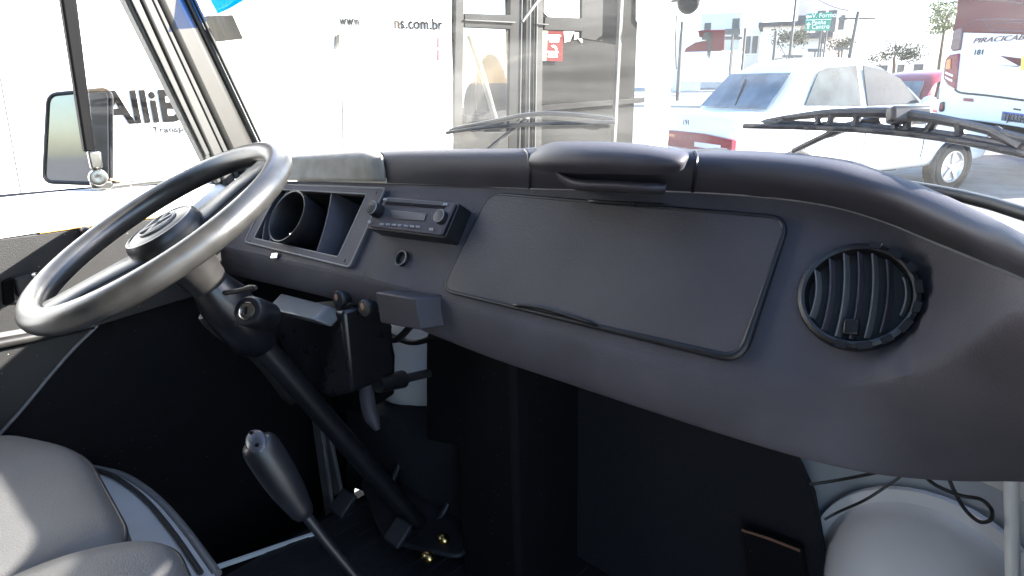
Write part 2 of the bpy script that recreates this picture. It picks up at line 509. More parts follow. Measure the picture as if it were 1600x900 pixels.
# right A pillar, mirrored, outside the frame
MB().prism([(.745, .36, .70), (.745, .50, .70), (.70, .36, 1.22), (.70, .27, 1.22)], (.05, 0, 0)).build('pillar', K['pillar'], cab, bevel=.012)
MB().box((-.72, -2.6, 1.20), (.72, .36, 1.24)).build('roof', K['shelldark'], cab)
b = MB().box((-.8, -2.6, -.36), (-.77, -.36, .62)).box((-.79, -2.6, .622), (-.72, -.36, 1.2)).box((-.78, -.36, 1.12), (-.72, .45, 1.2))
b.box((.77, -2.6, -.36), (.80, -.48, .62)).box((.72, -2.6, .622), (.79, -.48, 1.2))
b.box((-.8, -2.63, -.36), (.8, -2.602, 1.2))
b.build('body_side', K['shelldark'], cab)  # unseen rear body, closed without windows to cut the light inside
# windscreen
bot = [(-.745, .73, .655), (-.62, .82, .655), (-.35, .885, .665), (0, .905, .685), (.35, .865, .70), (.56, .76, .705), (.70, .56, .70), (.745, .46, .70)]
top = [(-.70, .50, 1.2), (-.58, .57, 1.2), (-.33, .625, 1.2), (0, .64, 1.2), (.33, .605, 1.2), (.53, .52, 1.2), (.66, .38, 1.2), (.70, .28, 1.2)]
B_, T_ = cr(bot, 6), cr(top, 6)
rows = [[p.lerp(q, t) + V((0, .03 * math.sin(PI * t), 0)) for p, q in zip(B_, T_)] for t in [i / 8 for i in range(9)]]
MB().loft(rows).build('windscreen', K['glass'], cab, weld=True)
WS = rows


def ws_at(u, v, off=0.0):
    """point on the windscreen along a sight line (search over the glass rows)"""
    r = FW + RT * ((u - 800) / F_PX) + UP * ((450 - v) / F_PX)
    best = None
    n = len(WS[0])
    from mathutils.geometry import intersect_ray_tri
    for i in range(len(WS) - 1):
        for k in range(n - 1):
            for tri in ((WS[i][k], WS[i][k + 1], WS[i + 1][k + 1]), (WS[i][k], WS[i + 1][k + 1], WS[i + 1][k])):
                h = intersect_ray_tri(*tri, r, CAM, True)
                if h is not None:
                    nn = (tri[1] - tri[0]).cross(tri[2] - tri[0]).normalized()
                    if nn.y < 0: nn = -nn
                    return h + r.normalized() * off, nn
    p = ay(u, v, .85)
    return p, V((0, 1, 0))


bt = [p + V((0, .004, -.002)) for p in B_]
MB().tube(bt, .0065, 10).build('windscreen_seal', K['seal'], cab)
# cowl outside, below the windscreen
MB().loft([[p + V((0, .012, -.02)) for p in B_], [p + V((p.x * .04, .06, -.03)) for p in B_], [p + V((p.x * .05, .10, -.12)) for p in B_], [V((p.x * 1.02, 1.05 - max(0, p.x * p.x * .25), .3)) for p in B_]]).build('cowl', K['white'], cab)

# ================================================================== DASHBOARD
dash = root('dashboard', (0, .6, .5), 'long black vinyl van dashboard running from the steering wheel to the round air vent', 'dashboard')
# opening for the gauges
hole = [dpo(438, 296), dpo(588, 303), dpo(541, 409), dpo(397, 374)]
outer = [dpo(372, 281), dpo(622, 287), dpo(566, 431), dpo(345, 384)]
MB().add(outer + hole, [(0, 1, 5, 4), (1, 2, 6, 5), (2, 3, 7, 6), (3, 0, 4, 7)]).build('cluster_surround', K['dash'], dash)
b = MB()
R3 = [outer[1], dp(740, 291), dp(830, 296), dp(950, 298), dp(1065, 301), dp(1180, 308), dp(1288, 322), dp(1375, 346), Y(1455, 379, .675), Y(1535, 412, .60), Y(1600, 440, .50), Y(1850, 560, .36)]
R5 = [outer[2], dp(665, 458), dp(760, 487), dp(880, 521), dp(990, 552), dp(1090, 578), dp(1185, 596), dp(1300, 601), Y(1410, 588, .59), Y(1512, 545, .54), Y(1600, 489, .47), Y(1850, 600, .34)]
MID = [R3[i].lerp(R5[i], .5) for i in range(len(R3))]
MID[7] = R3[7].lerp(R5[7], .5)
MID[8] = dp(1440, 470)
n = 4
rr = [cr(r_, n) for r_ in (R3, MID, R5)]
face = []
for i in range(9):
    t = i / 8
    face.append([a * ((1 - t) * (1 - 2 * t)) + m_ * (4 * t * (1 - t)) + c_ * (t * (2 * t - 1)) for a, m_, c_ in zip(*rr)])
b.loft(face)
# rolled lower lip
R6 = [Y(355, 428, .585), Y(566 - 4, 478, .59), Y(668, 520, .595), Y(770, 560, .595), Y(880, 597, .595), Y(1000, 637, .595), Y(1110, 673, .60), Y(1225, 708, .605), Y(1320, 732, .61), Y(1400, 745, .645), Y(1500, 752, .67), Y(1600, 753, .68), Y(1850, 770, .62)]
R5b = [outer[3]] + R5
A = cr(R5b, n); C = cr(R6, n)
lip = [A]
for t, pr in ((.05, .0015), (.12, .003), (.35, .005), (.6, .006), (.82, .004), (.94, .002)):
    lip.append([a.lerp(c, t) + V((0, -pr, -pr * .5)) for a, c in zip(A, C)])
lip.append(C)
lip.append([c + V((0, .012, -.006)) for c in C])
lip.append([c + V((0, .04, .0)) for c in C])
lip.append([c + V((0, .16, .05)) for c in C])
b.loft(lip)
b.build('fascia', K['dash'], dash, weld=True, sharp=55)

# crash pad
P3 = [outer[0] + DN * .004, dp(470, 283, .004), dp(605, 286, .004)] + [p + DN * .004 for p in R3[2:8]] + [p + DN * .006 for p in R3[8:]]
PU = [(372, 262), (470, 262), (602, 262), (828, 266), (948, 268), (1067, 270), (1182, 279), (1290, 292), (1380, 313), (1452, 345), (1532, 381), (1600, 412), (1850, 520)]
PY = [.670, .670, .670, .670, .672, .672, .672, .667, .655, .612, .546, .465, .33]
PT = [(372, 253), (455, 249), (600, 243), (826, 241), (948, 241), (1070, 244), (1182, 250), (1295, 262), (1390, 288), (1462, 318), (1540, 355), (1600, 385), (1850, 496)]
YT = [.676, .676, .676, .676, .678, .678, .678, .674, .662, .620, .555, .474, .34]
PB = [(372, 249), (455, 244.5), (600, 236), (826, 233.5), (948, 234), (1070, 236), (1182, 240), (1298, 250), (1395, 273), (1470, 302), (1548, 338), (1604, 366), (1855, 478)]
YB = [.71, .71, .71, .71, .715, .715, .715, .712, .70, .66, .595, .515, .375]
PM = [Y(u, v, y) for (u, v), y in zip(PU, PY)]
PTp = [Y(u, v, y) for (u, v), y in zip(PT, YT)]
PBp = [Y(u, v, y) for (u, v), y in zip(PB, YB)]
PE = [p + V((0, .10, -.012)) for p in PBp[:8]] + [p + V((-.03, .085, -.012)) for p in PBp[8:]]
PE2 = [p + V((0, 0, -.05 if k < 7 else -.012)) for k, p in enumerate(PE)]
padrows = [cr(r_, 6) for r_ in (P3, PM, PTp, PBp, PE, PE2)]
def dense(rows, n=4):
    out = []
    for k in range(len(rows[0])):
        out.append(cr([r_[k] for r_ in rows], n))
    return [list(x) for x in zip(*out)]
def cols(rows, a, b_): return [r_[a:b_] for r_ in rows]
dr = dense(padrows)
# pad sections: driver end (felt), centre-left, pod, right
MB().loft(cols(dr, 12, 19)).build('crash_pad', K['pad'], dash, weld=True, sharp=60)
MB().loft(cols(dr, 31, len(dr[0]))).build('crash_pad', K['pad'], dash, weld=True, sharp=60)
MB().loft(cols(dr, 18, 32)).build('crash_pad', K['pad'], dash, weld=True, sharp=60)
felt = []
for k, r_ in enumerate(cols(dr, 0, 13)):
    felt.append([p + V((0, -.006, .003)) for p in r_])
fo = MB().loft(felt).build('felt_cover', K['felt'], dash, weld=True, solid=.004)
# seam welts where pad sections meet
for k in (18, 31):
    MB().tube([r_[k] + V((0, -.0005, .0005)) for r_ in dr[:18]], .0022, 6).build('seam', K['black'], dash)
# centre pod (hooded tray) on the pad
def podrow(pts): return cr([Y(u, v, y) for u, v, y in pts], 6)
pod = [podrow([(827, 262, .672), (850, 268, .655), (900, 271, .645), (960, 272, .643), (1020, 273, .645), (1062, 268, .655), (1075, 250, .672)]),
       podrow([(826, 254, .660), (850, 256, .637), (900, 257, .626), (960, 258, .624), (1020, 259, .626), (1063, 256, .637), (1076, 246, .660)]),
       podrow([(828, 244, .668), (852, 238, .645), (900, 236, .632), (960, 237, .63), (1020, 239, .634), (1062, 242, .646), (1076, 241, .670)]),
       podrow([(832, 237, .70), (860, 226.5, .68), (900, 224, .67), (960, 225, .668), (1020, 230, .67), (1060, 236, .685), (1074, 238, .70)]),
       podrow([(834, 235.5, .76), (862, 225, .76), (900, 222.5, .76), (960, 224, .76), (1020, 229, .76), (1060, 235, .76), (1073, 237, .76)])]
pod.append([p + V((0, .03, -.03)) for p in pod[-1]])
po = MB().loft(dense(pod)).build('ashtray_hood', K['pad'], dash, weld=True, sharp=60)
tray = [podrow([(866, 266, .672), (900, 279, .654), (960, 282, .650), (1010, 285, .652), (1042, 287, .668)]),
        podrow([(868, 272, .668), (900, 285, .645), (960, 288, .640), (1010, 291, .643), (1041, 292, .662)]),
        podrow([(872, 280, .670), (900, 293, .65), (960, 296, .645), (1010, 299, .648), (1040, 299, .665)]),
        podrow([(876, 285, .685), (900, 297, .675), (960, 300, .675), (1010, 303, .675), (1038, 303, .685)])]
MB().loft(dense(tray)).build('tray_lip', K['pad'], po, weld=True, sharp=60, solid=.005)

# glove box lid with rubber beading
gp = [(770, 305), (1235, 345), (1160, 565), (695, 455)]
g = rounded([dpo(u, v) for u, v in gp], .022, 8)
gl = MB().prism([p + DN * .001 for p in g], DN * .0075).build('glove_box_lid', K['lid'], dash, bevel=.003)
be = [p + DN * .006 for p in g]
rs = []
for p in be:
    t = (p.x + .05) / .5
    low = 1 if p.z < .6 else 0
    rs.append(.0022 + .0030 * max(0, t) * (1 if p.z < .655 else .35))
MB().tube(be, rs, 10, closed=True).build('beading', K['black'], gl)
MB().tube(cr([dpo(u, v, .010) for u, v in ((925, 319), (960, 322), (1010, 325), (1046, 326))], 4), [.001] + [.0028] * 11 + [.001], 8).build('lid_highlight', K['gloss'], gl)  # glossy tube added for the highlight on the lid's top lip
MB().tube(cr([dpo(u, v, .011) for u, v in ((808, 480), (830, 481), (860, 486), (905, 500), (940, 512))], 4), [.001] + [.003] * 15 + [.001], 8).build('loose_beading', K['gloss'], gl)

# round air vent
vc = dpo(1341, 465)
vx = (dpo(1430, 468) - dpo(1252, 462)).normalized(); vy = DN.cross(vx).normalized()
vent = MB().lathe(vc, DN, [(.0535, .0), (.0535, .006), (.052, .010), (.0485, .0115), (.046, .0105), (.0445, .004), (.043, -.002)], 56, cap=(False, False))
for k in range(9):
    t = R(-100 + k * 22)
    d = math.cos(t) * vx + math.sin(t) * vy; s_ = DN.cross(d)
    vent.obox(vc + d * .0505 + DN * .0115, d * .0032, s_ * (.0050 + .0012 * (k % 2)), DN * .0012)
vo = MB()
vo.v, vo.f = vent.v, vent.f
vo = vo.build('air_vent', K['black'], dash, sharp=35)
MB().lathe(vc, DN, [(.0445, .0008), (.001, .0012)], 40).build('vent_duct', K['rubber'], vo)
for k in range(7):
    xo = (-.036 + k * .0122) if k < 6 else .0395
    half = math.sqrt(max(.0001, .0435 ** 2 - xo ** 2))
    rows_l = []
    for sgn in (-1, 1):
        rows_l.append([vc + vx * (xo - .004 * (1 - (j / 5 - 1) ** 2) * 0 + .0035 * (1 - (j / 5 - 1) ** 2) + (sgn * .0007)) + vy * (half * (j / 5 - 1)) + DN * .0015 for j in range(11)])
    top_l = [[p + DN * (.0085) + vx * -.003 for p in r_] for r_ in rows_l]
    MB().loft([rows_l[0], top_l[0], top_l[1], rows_l[1], rows_l[0]]).build('louvre', K['dash'] if k % 2 else K['grey'], vo, sharp=30)
MB().obox(vc + vx * -.002 - vy * .032 + DN * .008, vx * .0065, vy * .0075, DN * .004).build('vent_tab', K['black'], vo, bevel=.0015)

# gauge cluster set into the dash
fo_ = [dpo(431, 290), dpo(607, 297), dpo(551, 420), dpo(387, 380)]
fi_ = [dpo(441, 298), dpo(578, 306), dpo(533, 404), dpo(401, 374)]
fo_r, fi_r = rounded(fo_, .008, 3), rounded(fi_, .006, 3)
b = MB()
h0, h1 = DN * .0, DN * .007
o0 = [p + h0 for p in fo_r]; o1 = [p + h1 for p in fo_r]; i1 = [p + h1 for p in fi_r]; i0 = [p - DN * .006 for p in fi_r]
b.loft([o0, o1, i1, i0], closed=True)
clu = b.build('gauge_cluster', K['dash'], dash, bevel=.0012, sharp=30)
# grey beads that paint the highlight along the frame edges
MB().tube([p + DN * .007 for p in fo_r], .0019, 8, closed=True).build('edge_highlight', K['grey'], clu)
MB().tube([p + DN * .0065 for p in fi_r], .0014, 8, closed=True).build('edge_highlight', K['grey'], clu)
bk = [p - DN * .075 for p in fi_]
cen = sum(bk, V((0, 0, 0))) / 4
b = MB(); b.loft([[p - DN * .006 for p in hole], [p - DN * .075 for p in hole]], closed=True); b.add([p - DN * .075 for p in hole], [(0, 1, 2, 3)])
b.build('cluster_recess', K['darkcard'], clu)
gc = dpo(464, 345)
gx = (dpo(500, 341) - gc).normalized(); gy = DN.cross(gx)
MB().lathe(gc, DN, [(.049, -.07), (.051, .006), (.0535, .020), (.0525, .025), (.050, .024), (.048, .016), (.046, -.04), (.002, -.041)], 56, cap=(False, False)).build('gauge_tube', K['black'], clu, sharp=40)
MB().lathe(gc, DN, [(.0465, -.034), (.001, -.033)], 40).build('gauge_glass', K['screen'], clu)
MB().lathe(gc - vx * .0 + gx * .02 - gy * .036, DN, [(.002, .012), (.002, .018)], 10).build('trip_knob', K['chrome'], clu)
# curved divider hoods either side of the gauge
def fin(u0, u1, v0, v1, bulge, depth=.06, th=.003, hh=.004):
    pts = []
    for j in range(9):
        t = j / 8
        pts.append(dpo(u0 + (u1 - u0) * t + bulge * math.sin(PI * t), v0 + (v1 - v0) * t, hh))
    return MB().loft([[p for p in pts], [p - DN * depth + vx * .012 for p in pts], [p - DN * depth + vx * (.012 + th) for p in pts], [p + vx * th for p in pts], [p for p in pts]])
fin(520, 495, 302, 399, 3).build('divider', K['dash'], clu)
fin(438, 412, 300, 376, -6).build('divider', K['dash'], clu)
fin(453, 424, 297, 379, -9).build('divider', K['dash'], clu)
for u, v in ((592, 304), (543, 409), (395, 378)):
    MB().lathe(dpo(u, v, .006), DN, [(.0028, 0), (.0028, .0018), (.001, .0024)], 10).build('screw', K['black'], clu)
a = dpo(432, 401, .004)
MB().obox(a, gx * .010, gy * .0055, DN * .002).build('chrome_clip', K['chrome'], dash, bevel=.001)

# round switch hole
sc_ = dpo(630, 405)
so = MB().lathe(sc_, DN, [(.0125, .0), (.0125, .004), (.011, .006), (.0095, .005), (.009, .001)], 28, cap=(False, False)).build('switch_socket', K['black'], dash)
MB().lathe(sc_, DN, [(.0095, .0008), (.001, .001)], 20).build('socket_face', K['rubber'], so)
MB().torus(sc_ + DN * .006, DN, .0118, .0011, 28, 6).build('socket_ring', K['grey'], so)
# pull knobs on the lower lip
for (u, v) in ((536, 466), (577, 480)):
    p = Y(u, v, .572)
    d = V((.12, -.95, .1)).normalized()
    kb = MB().lathe(p, d, [(.009, -.02), (.010, 0), (.0145, .001), (.0152, .008), (.013, .012), (.002, .0135)], 24).build('pull_knob', K['black'], dash)
    MB().ell(p + d * .0125 - V((.003, 0, 0)), (.0055, 0, 0), (0, .0015, 0), (0, 0, .0095), 12, 8).build('knob_inlay', K['copper'], kb)
# control box under the lip
q = [Y(u, v, .548) for u, v in ((586, 456), (648, 466), (656, 516), (594, 505))]
MB().prism(q, (.012, .045, -.004)).build('control_box', K['pad'], dash, bevel=.003)

# ================================================================== CAR RADIO
rad = root('car_radio', dpo(650, 345), 'grey and black car radio with two knobs sticking out of the dashboard', 'radio')
H = .030
def rp(u, v, h=0.0): return dp(u, v, H) + DN * h
rq = rounded([rp(603, 308), rp(718, 317), rp(695, 372), rp(574, 357)], .005, 3)
MB().prism(rq, -DN * .034).build('body', K['black'], rad, bevel=.0015)
fq = rounded([rp(606, 311), rp(714, 319), rp(692, 369), rp(578, 355)], .004, 3)
MB().prism([p + DN * .0008 for p in fq], DN * .004).build('face_plate', K['dash'], rad, bevel=.001)
MB().prism([rp(u, v, .005) for u, v in ((608, 317), (699, 324), (697, 328.5), (606, 321.5))], DN * .0012).build('disc_slot', K['darkcard'], rad)
MB().prism([rp(u, v, .005) for u, v in ((616, 331), (671, 336), (667, 348), (611, 343))], DN * .0015).build('display', K['screen'], rad, bevel=.0006)
rx = (rp(700, 340) - rp(600, 332)).normalized(); ry = DN.cross(rx)
for (u, v, r_, h) in ((590, 331, .0118, .020), (689, 341, .0105, .011)):
    c0 = rp(u + 6, v + 2, .004)
    k_ = MB().lathe(c0, DN, [(r_, 0), (r_ * 1.0, h * .8), (r_ * .9, h), (r_ * .3, h * 1.02)], 24).build('knob', K['gloss'], rad, sharp=35)
    MB().torus(c0 + DN * h * .92, DN, r_ * .93, .0009, 24, 6).build('knob_ring', K['btn'], k_)
for i in range(7):
    u = 601 + i * 9.4; v = 352.5 + i * .75
    MB().obox(rp(u, v, .0062), rx * .0042, ry * .0016, DN * .0012).build('button', K['btn'], rad, bevel=.0005)
for u, v in ((606, 314), (700, 322), (582, 349), (678, 361)):
    MB().obox(rp(u, v, .006), rx * .004, ry * .0022, DN * .0012).build('button', K['btn'], rad, bevel=.0006)

# ================================================================== STEERING WHEEL
WC = V((-.3915, .35, .6143)); WN = V((-.094, -.464, .881)).normalized()
E1 = V((0, 1, 0)).cross(WN).normalized(); E2 = WN.cross(E1)
sw = root('steering_wheel', WC, 'large thin-rimmed black steering wheel with a round emblem on its hub', 'steering wheel')
def wp(r, t, h=0.0): return WC + r * (math.cos(t) * E1 + math.sin(t) * E2) + WN * h
WR = .205
seg = 96
rim = MB().tube([wp(WR, 2 * PI * k / seg) for k in range(seg)], .0192, 18, closed=True)
rim.build('rim', K['rim'], sw)
pl_ = on(112, 452, WN, WN.dot(WC)) - WC
ta = math.atan2(pl_.dot(E2), pl_.dot(E1))
for t0 in (ta, ta + PI - .18):
    sd = V((0, 0, 0)) + (-math.sin(t0) * E1 + math.cos(t0) * E2)
    rowsS = []
    for r_, w, h in ((.035, .040, -.022), (.08, .034, -.016), (.13, .030, -.010), (.17, .033, -.006), (.20, .042, -.002)):
        c0 = wp(r_, t0, h)
        rowsS.append([c0 + sd * w - WN * .010, c0 + sd * w + WN * .001, c0 + sd * w * .7 + WN * .006, c0 - sd * w * .7 + WN * .006, c0 - sd * w + WN * .001, c0 - sd * w - WN * .010])
    MB().loft(rowsS, closed=True).build('spoke', K['hubm'], sw, bevel=.002, sharp=30)
hub = MB().lathe(WC, WN, [(.030, -.12), (.036, -.085), (.046, -.06), (.058, -.042), (.0605, -.018), (.0595, -.004), (.055, .004), (.052, .0045), (.050, .0025), (.044, .005), (.02, .0065), (.001, .007)], 56).build('hub', K['hubm'], sw, sharp=30)
em = MB().torus(WC + WN * .0075, WN, .029, .0022, 40, 8)
def stroke(b_, pts2, w=.0028):
    for (x0, y0), (x1, y1) in zip(pts2[:-1], pts2[1:]):
        p0 = WC + E1 * x0 + E2 * y0 + WN * .0082; p1 = WC + E1 * x1 + E2 * y1 + WN * .0082
        d = (p1 - p0); l = d.length; d.normalize(); sdv = WN.cross(d)
        b_.obox((p0 + p1) / 2, d * (l / 2 + w * .5), sdv * w, WN * .0016)
stroke(em, [(-.012, .0255), (0, .003), (.012, .0255)])
stroke(em, [(-.0265, .011), (-.0125, -.0235), (0, -.001), (.0125, -.0235), (.0265, .011)])
em.build('emblem', K['emblem'], hub)

# ================================================================== STEERING COLUMN
sc = root('steering_column', WC - WN * .9, 'black steering column slanting from the wheel down to the pedals, with ignition lock', 'steering column')
MB().tube([WC - WN * t for t in (.10, .3, .6, .92)], .021, 20).build('column_tube', K['black'], sc)
MB().tube([WC - WN * .115, WC - WN * .15, WC - WN * .235, WC - WN * .26], [.030, .041, .043, .028], 24).build('shroud', K['gloss'], sc)
# side sleeve alongside
sdv = V((-.6, -.45, -.3)).normalized()
pth = [ax(u, v, -.44) for u, v in ((318, 492), (352, 523), (405, 560), (458, 628))]
MB().tube(cr(pth, 5), [.010] + [.0125] * 14 + [.008], 12).build('cable_sleeve', K['rubber'], sc)
# ignition lock housing
ig = Y(387, 486, .43)
igd = (V((.45, -.75, .48))).normalized()
ih = MB().lathe(ig, igd, [(.024, -.06), (.026, -.02), (.0255, -.004), (.022, .001), (.0155, .002), (.0155, -.001)], 32).build('ignition_lock', K['black'], sc, sharp=35)
MB().lathe(ig, igd, [(.0145, -.002), (.0145, .0025), (.012, .0035), (.001, .0036)], 24).build('lock_barrel', K['chrome'], ih)
igx = igd.cross(V((0, 0, 1))).normalized()
MB().obox(ig + igd * .004, igx * .0009, igx.cross(igd) * .0055, igd * .0008).build('keyway', K['ink'], ih)
# cowl between column and dash, pale grey to stand in for sun on its top
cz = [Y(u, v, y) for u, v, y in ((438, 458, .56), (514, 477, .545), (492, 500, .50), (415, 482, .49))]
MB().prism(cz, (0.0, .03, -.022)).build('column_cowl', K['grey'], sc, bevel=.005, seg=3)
q = [Y(u, v, .55) for u, v in ((415, 492), (535, 486), (548, 615), (515, 622), (470, 600))]
MB().prism(q, (0, .10, 0)).build('lock_housing', K['gloss'], sc, bevel=.008)
# turn-signal stalk
a = WC - WN * .13
MB().tube(cr([a + E1 * .03, a + E1 * .06 + E2 * .008, a + E1 * .09 + E2 * .015 + WN * .003, a + E1 * .115 + E2 * .02 + WN * .004], 4), [.004] * 8 + [.005, .0055, .0055, .005, .003], 10).build('signal_stalk', K['black'], sc)
for u, v, r_ in ((668, 870, .017), (692, 842, .016)):  # gold blobs stand in for sun glints down by the pedals
    p = az(u, v, FL + .07)
    MB().ell(p, (r_, 0, 0), (0, r_ * .8, 0), (0, 0, r_ * .7), 14, 8).build('glint_blob', K['glint_gold'], sc)

# ================================================================== PEDALS
for i, (u, v, lab) in enumerate(((536, 786, 'black foot pedal nearest the driver door, in the dark footwell'), (622, 832, 'black foot pedal beside the foot of the steering column'))):
    p = az(u, v, FL + .09)
    pd = root('foot_pedal', p - V((0, 0, .08)), lab, 'pedal', 'pedals in the driver footwell')
    n_ = V((0.05, -.6, .8)).normalized(); x_ = V((1, 0, 0)); y_ = n_.cross(x_).normalized(); x_ = y_.cross(n_)
    MB().obox(p, x_ * .024, y_ * .028, n_ * .007).build('pad', K['mat'], pd, bevel=.005)
    MB().tube(cr([p - n_ * .006, p - n_ * .03 + V((0, .04, -.01)), p + V((.0, .12, -.03)), p + V((0, .17, .03))], 4), .008, 10).build('arm', K['black'], pd)

# ================================================================== HAND BRAKE
hb0, hb1 = Y(596, 600, .615), Y(692, 578, .78)
hb = root('handbrake_pull', hb1 - V((0, 0, .03)), 'dark handbrake pull with curved grip and straight rod under the dashboard', 'handbrake')
MB().tube([hb0, hb0.lerp(hb1, .5), hb1], .0085, 12).build('rod', K['rubber'], hb)
MB().tube([hb0 - (hb1 - hb0) * .05, hb0.lerp(hb1, .32)], [.015, .017], 14).build('collar', K['black'], hb)
MB().tube(cr([Y(u, v, .605) for u, v in ((573, 571), (572, 600), (577, 640), (590, 672))], 5), [.008, .012] + [.0145] * 11 + [.012, .009, .005], 14).build('grip', K['pad'], hb)
MB().obox(hb1 + V((.004, .02, 0)), (.016, 0, 0), (0, .02, 0), (0, 0, .028)).build('bracket', K['black'], hb, bevel=.003)

# ================================================================== GEAR LEVER
g0, g1, g2 = Y(408, 700, .33), Y(478, 808, .36), Y(556, 902, .40)
dv = (g2 - g1).normalized()
gr = root('gear_lever', V((g2.x + dv.x * .2, g2.y + .06, FL)), 'black gear lever with an oblong knob standing in front of the seats', 'gear lever')
kd = (g1 - g0).normalized()
MB().tube(cr([g0 - kd * .016, g0 - kd * .008, g0 + kd * .012, g0 + kd * .05, g0 + kd * .08, g0 + kd * .105, g0 + kd * .118], 3),
          [.008, .016, .020, .0225, .024, .0248, .025, .025, .0248, .0243, .0235, .0225, .021, .0195, .018, .017, .016, .014, .012], 20).build('knob', K['black'], gr)
cap_n = (CAM - g0).normalized() * .5 + V((-.2, -.3, .8)); cap_n.normalize()
cc_ = g0 + cap_n * .0165
cx_ = (kd - cap_n * kd.dot(cap_n)).normalized(); cy_ = cap_n.cross(cx_)
cp = MB().ell(cc_, cx_ * .022, cy_ * .014, cap_n * .006, 20, 8).build('knob_cap', K['cap'], gr)
for s_ in (-.013, .012):
    MB().lathe(cc_ + cx_ * s_ + cap_n * .0035, cap_n, [(.0028, 0), (.0028, .0022), (.001, .0026)], 10).build('cap_screw', K['ink'], cp)
MB().tube([g1 - kd * .02, g1 + dv * .05, g2, g2 + dv * .25], .0075, 12).build('shaft', K['black'], gr)

# ================================================================== DRIVER DOOR
dr_ = root('driver_door', (-.78, .1, -.30), 'driver door with white painted upper edge, black door card and vent window', 'door')
X0 = -.75
def dx(u, v, x=X0): return ax(u, v, x)
# card
def band(pts, x, th, name, m, bevel=.004, par=None, seg=2):
    return MB().prism([ax(u, v, x) for u, v in pts], (-th, 0, 0)).build(name, m, par or dr_, bevel=bevel, seg=seg)
band([(-260, 425), (0, 372), (340, 327), (395, 320), (385, 440), (150, 512), (0, 540), (-260, 600)], X0, .02, 'door_card', K['card'])
# white painted upper frame, with a rolled top
rows_d = []
for u0, u1, u2 in ((-260, -260, -260), (0, 0, 0), (140, 140, 140), (240, 236, 236), (345, 338, 338), (415, 408, 408)):
    f = (u0 + 260) / 675
    vb = {-260: 424, 0: 372.5, 140: 351, 240: 338, 345: 326, 415: 318}[u0]
    vt = {-260: 352, 0: 320, 140: 305, 240: 299, 345: 293, 415: 290}[u0]
    p0 = ax(u0, vb, X0 + .004); p1 = ax(u1, vt, X0 + .004)
    rows_d.append([p0 + V((-.03, 0, 0)), p0, p0.lerp(p1, .5) + V((.004, 0, 0)), p0.lerp(p1, .9), p1 + V((-.006, 0, .004)), p1 + V((-.03, 0, .008)), p1 + V((-.05, 0, .006)), p1 + V((-.05, 0, -.05))])
MB().loft([list(x) for x in zip(*rows_d)]).build('window_sill', K['white'], dr_, sharp=50)
# amber strip at the joint
pts = [ax(u, v, X0 + .003) for u, v in ((62, 363.5), (140, 352.5), (240, 339.5), (330, 329))]
MB().tube(pts, .0022, 6).build('amber_strip', K['orange'], dr_)
# outer weather strip, reflecting the sky
pts = [ax(u, v, -.80) for u, v in ((-300, 345), (0, 311), (70, 304), (135, 297), (330, 280))]
MB().tube(pts, [.010, .0085, .0075, .006, .005], 10).build('weather_strip', K['gloss'], dr_)
# lock knob
p = ax(131, 358, X0 + .012)
MB().lathe(ax(130, 359, X0), (1, 0, 0), [(.004, 0), (.004, .008), (.0085, .010), (.0095, .016), (.007, .021), (.002, .023)], 18).build('lock_knob', K['black'], dr_)
# inner handle
hd = band([(18, 432), (70, 422), (90, 452), (62, 474), (6, 477)], X0 + .006, .012, 'handle_plate', K['gloss'], bevel=.005)
band([(3, 440), (20, 433), (24, 474), (6, 478)], X0 + .014, .01, 'handle_well', K['ink'], bevel=.003, par=hd)
band([(22, 436), (66, 424), (66, 438), (60, 458), (28, 466)], X0 + .022, .012, 'handle_lever', K['black'], bevel=.004, par=hd)
MB().lathe(ax(54, 429, X0 + .024), (1, 0, 0), [(.005, -.004), (.005, .003), (.001, .004)], 12).build('handle_screw', K['chrome'], hd)
# armrest rail
pts = [ax(u, v, X0 + .012) for u, v in ((-260, 590), (0, 536), (80, 521), (146, 509))]
MB().tube(pts, [.012, .010, .009, .007], 10).build('arm_rail', K['hubm'], dr_)
band([(-260, 578), (0, 521), (80, 507), (140, 500), (142, 506), (0, 532), (-260, 590)], X0 + .006, .012, 'rail_top', K['grey'])
# lower card, its front edge slants
lc = [(152, 512), (110, 552), (78, 590), (44, 632), (18, 660), (-8, 684), (-300, 940), (-300, 612), (0, 546)]
band(lc, X0 - .004, .016, 'lower_card', K['card'])
pts = [ax(u, v, X0 - .002) for u, v in ((152, 509), (112, 548), (78, 587), (44, 628), (18, 658), (-12, 690))]
MB().tube(cr(pts, 4), .0032, 8).build('card_edge', K['grey'], dr_)
# dark door shell behind (front part by the hinge)
band([(-300, 500), (60, 420), (560, 330), (575, 640), (545, 830), (300, 1000), (-300, 1000)], -.785, .02, 'door_shell', K['darkcard'])
# pale strips at the hinge jamb, standing in for light in the door gap
jb = [ay(u, v, .70) for u, v in ((486, 652), (499, 655), (519, 800), (508, 806))]
MB().prism(jb, (0, .01, 0)).build('gap_light_strip', K['grey'], cab, bevel=.002)
jb = [ay(u, v, .72) for u, v in ((502, 672), (514, 682), (532, 770), (522, 776))]
MB().prism(jb, (0, .01, 0)).build('gap_light_strip', K['grey'], cab, bevel=.002)
jb = [ay(u, v, .72) for u, v in ((520, 484), (529, 488), (545, 572), (538, 575))]
MB().prism(jb, (0, .01, 0)).build('gap_light_strip', K['bluepaint'], cab, bevel=.002)
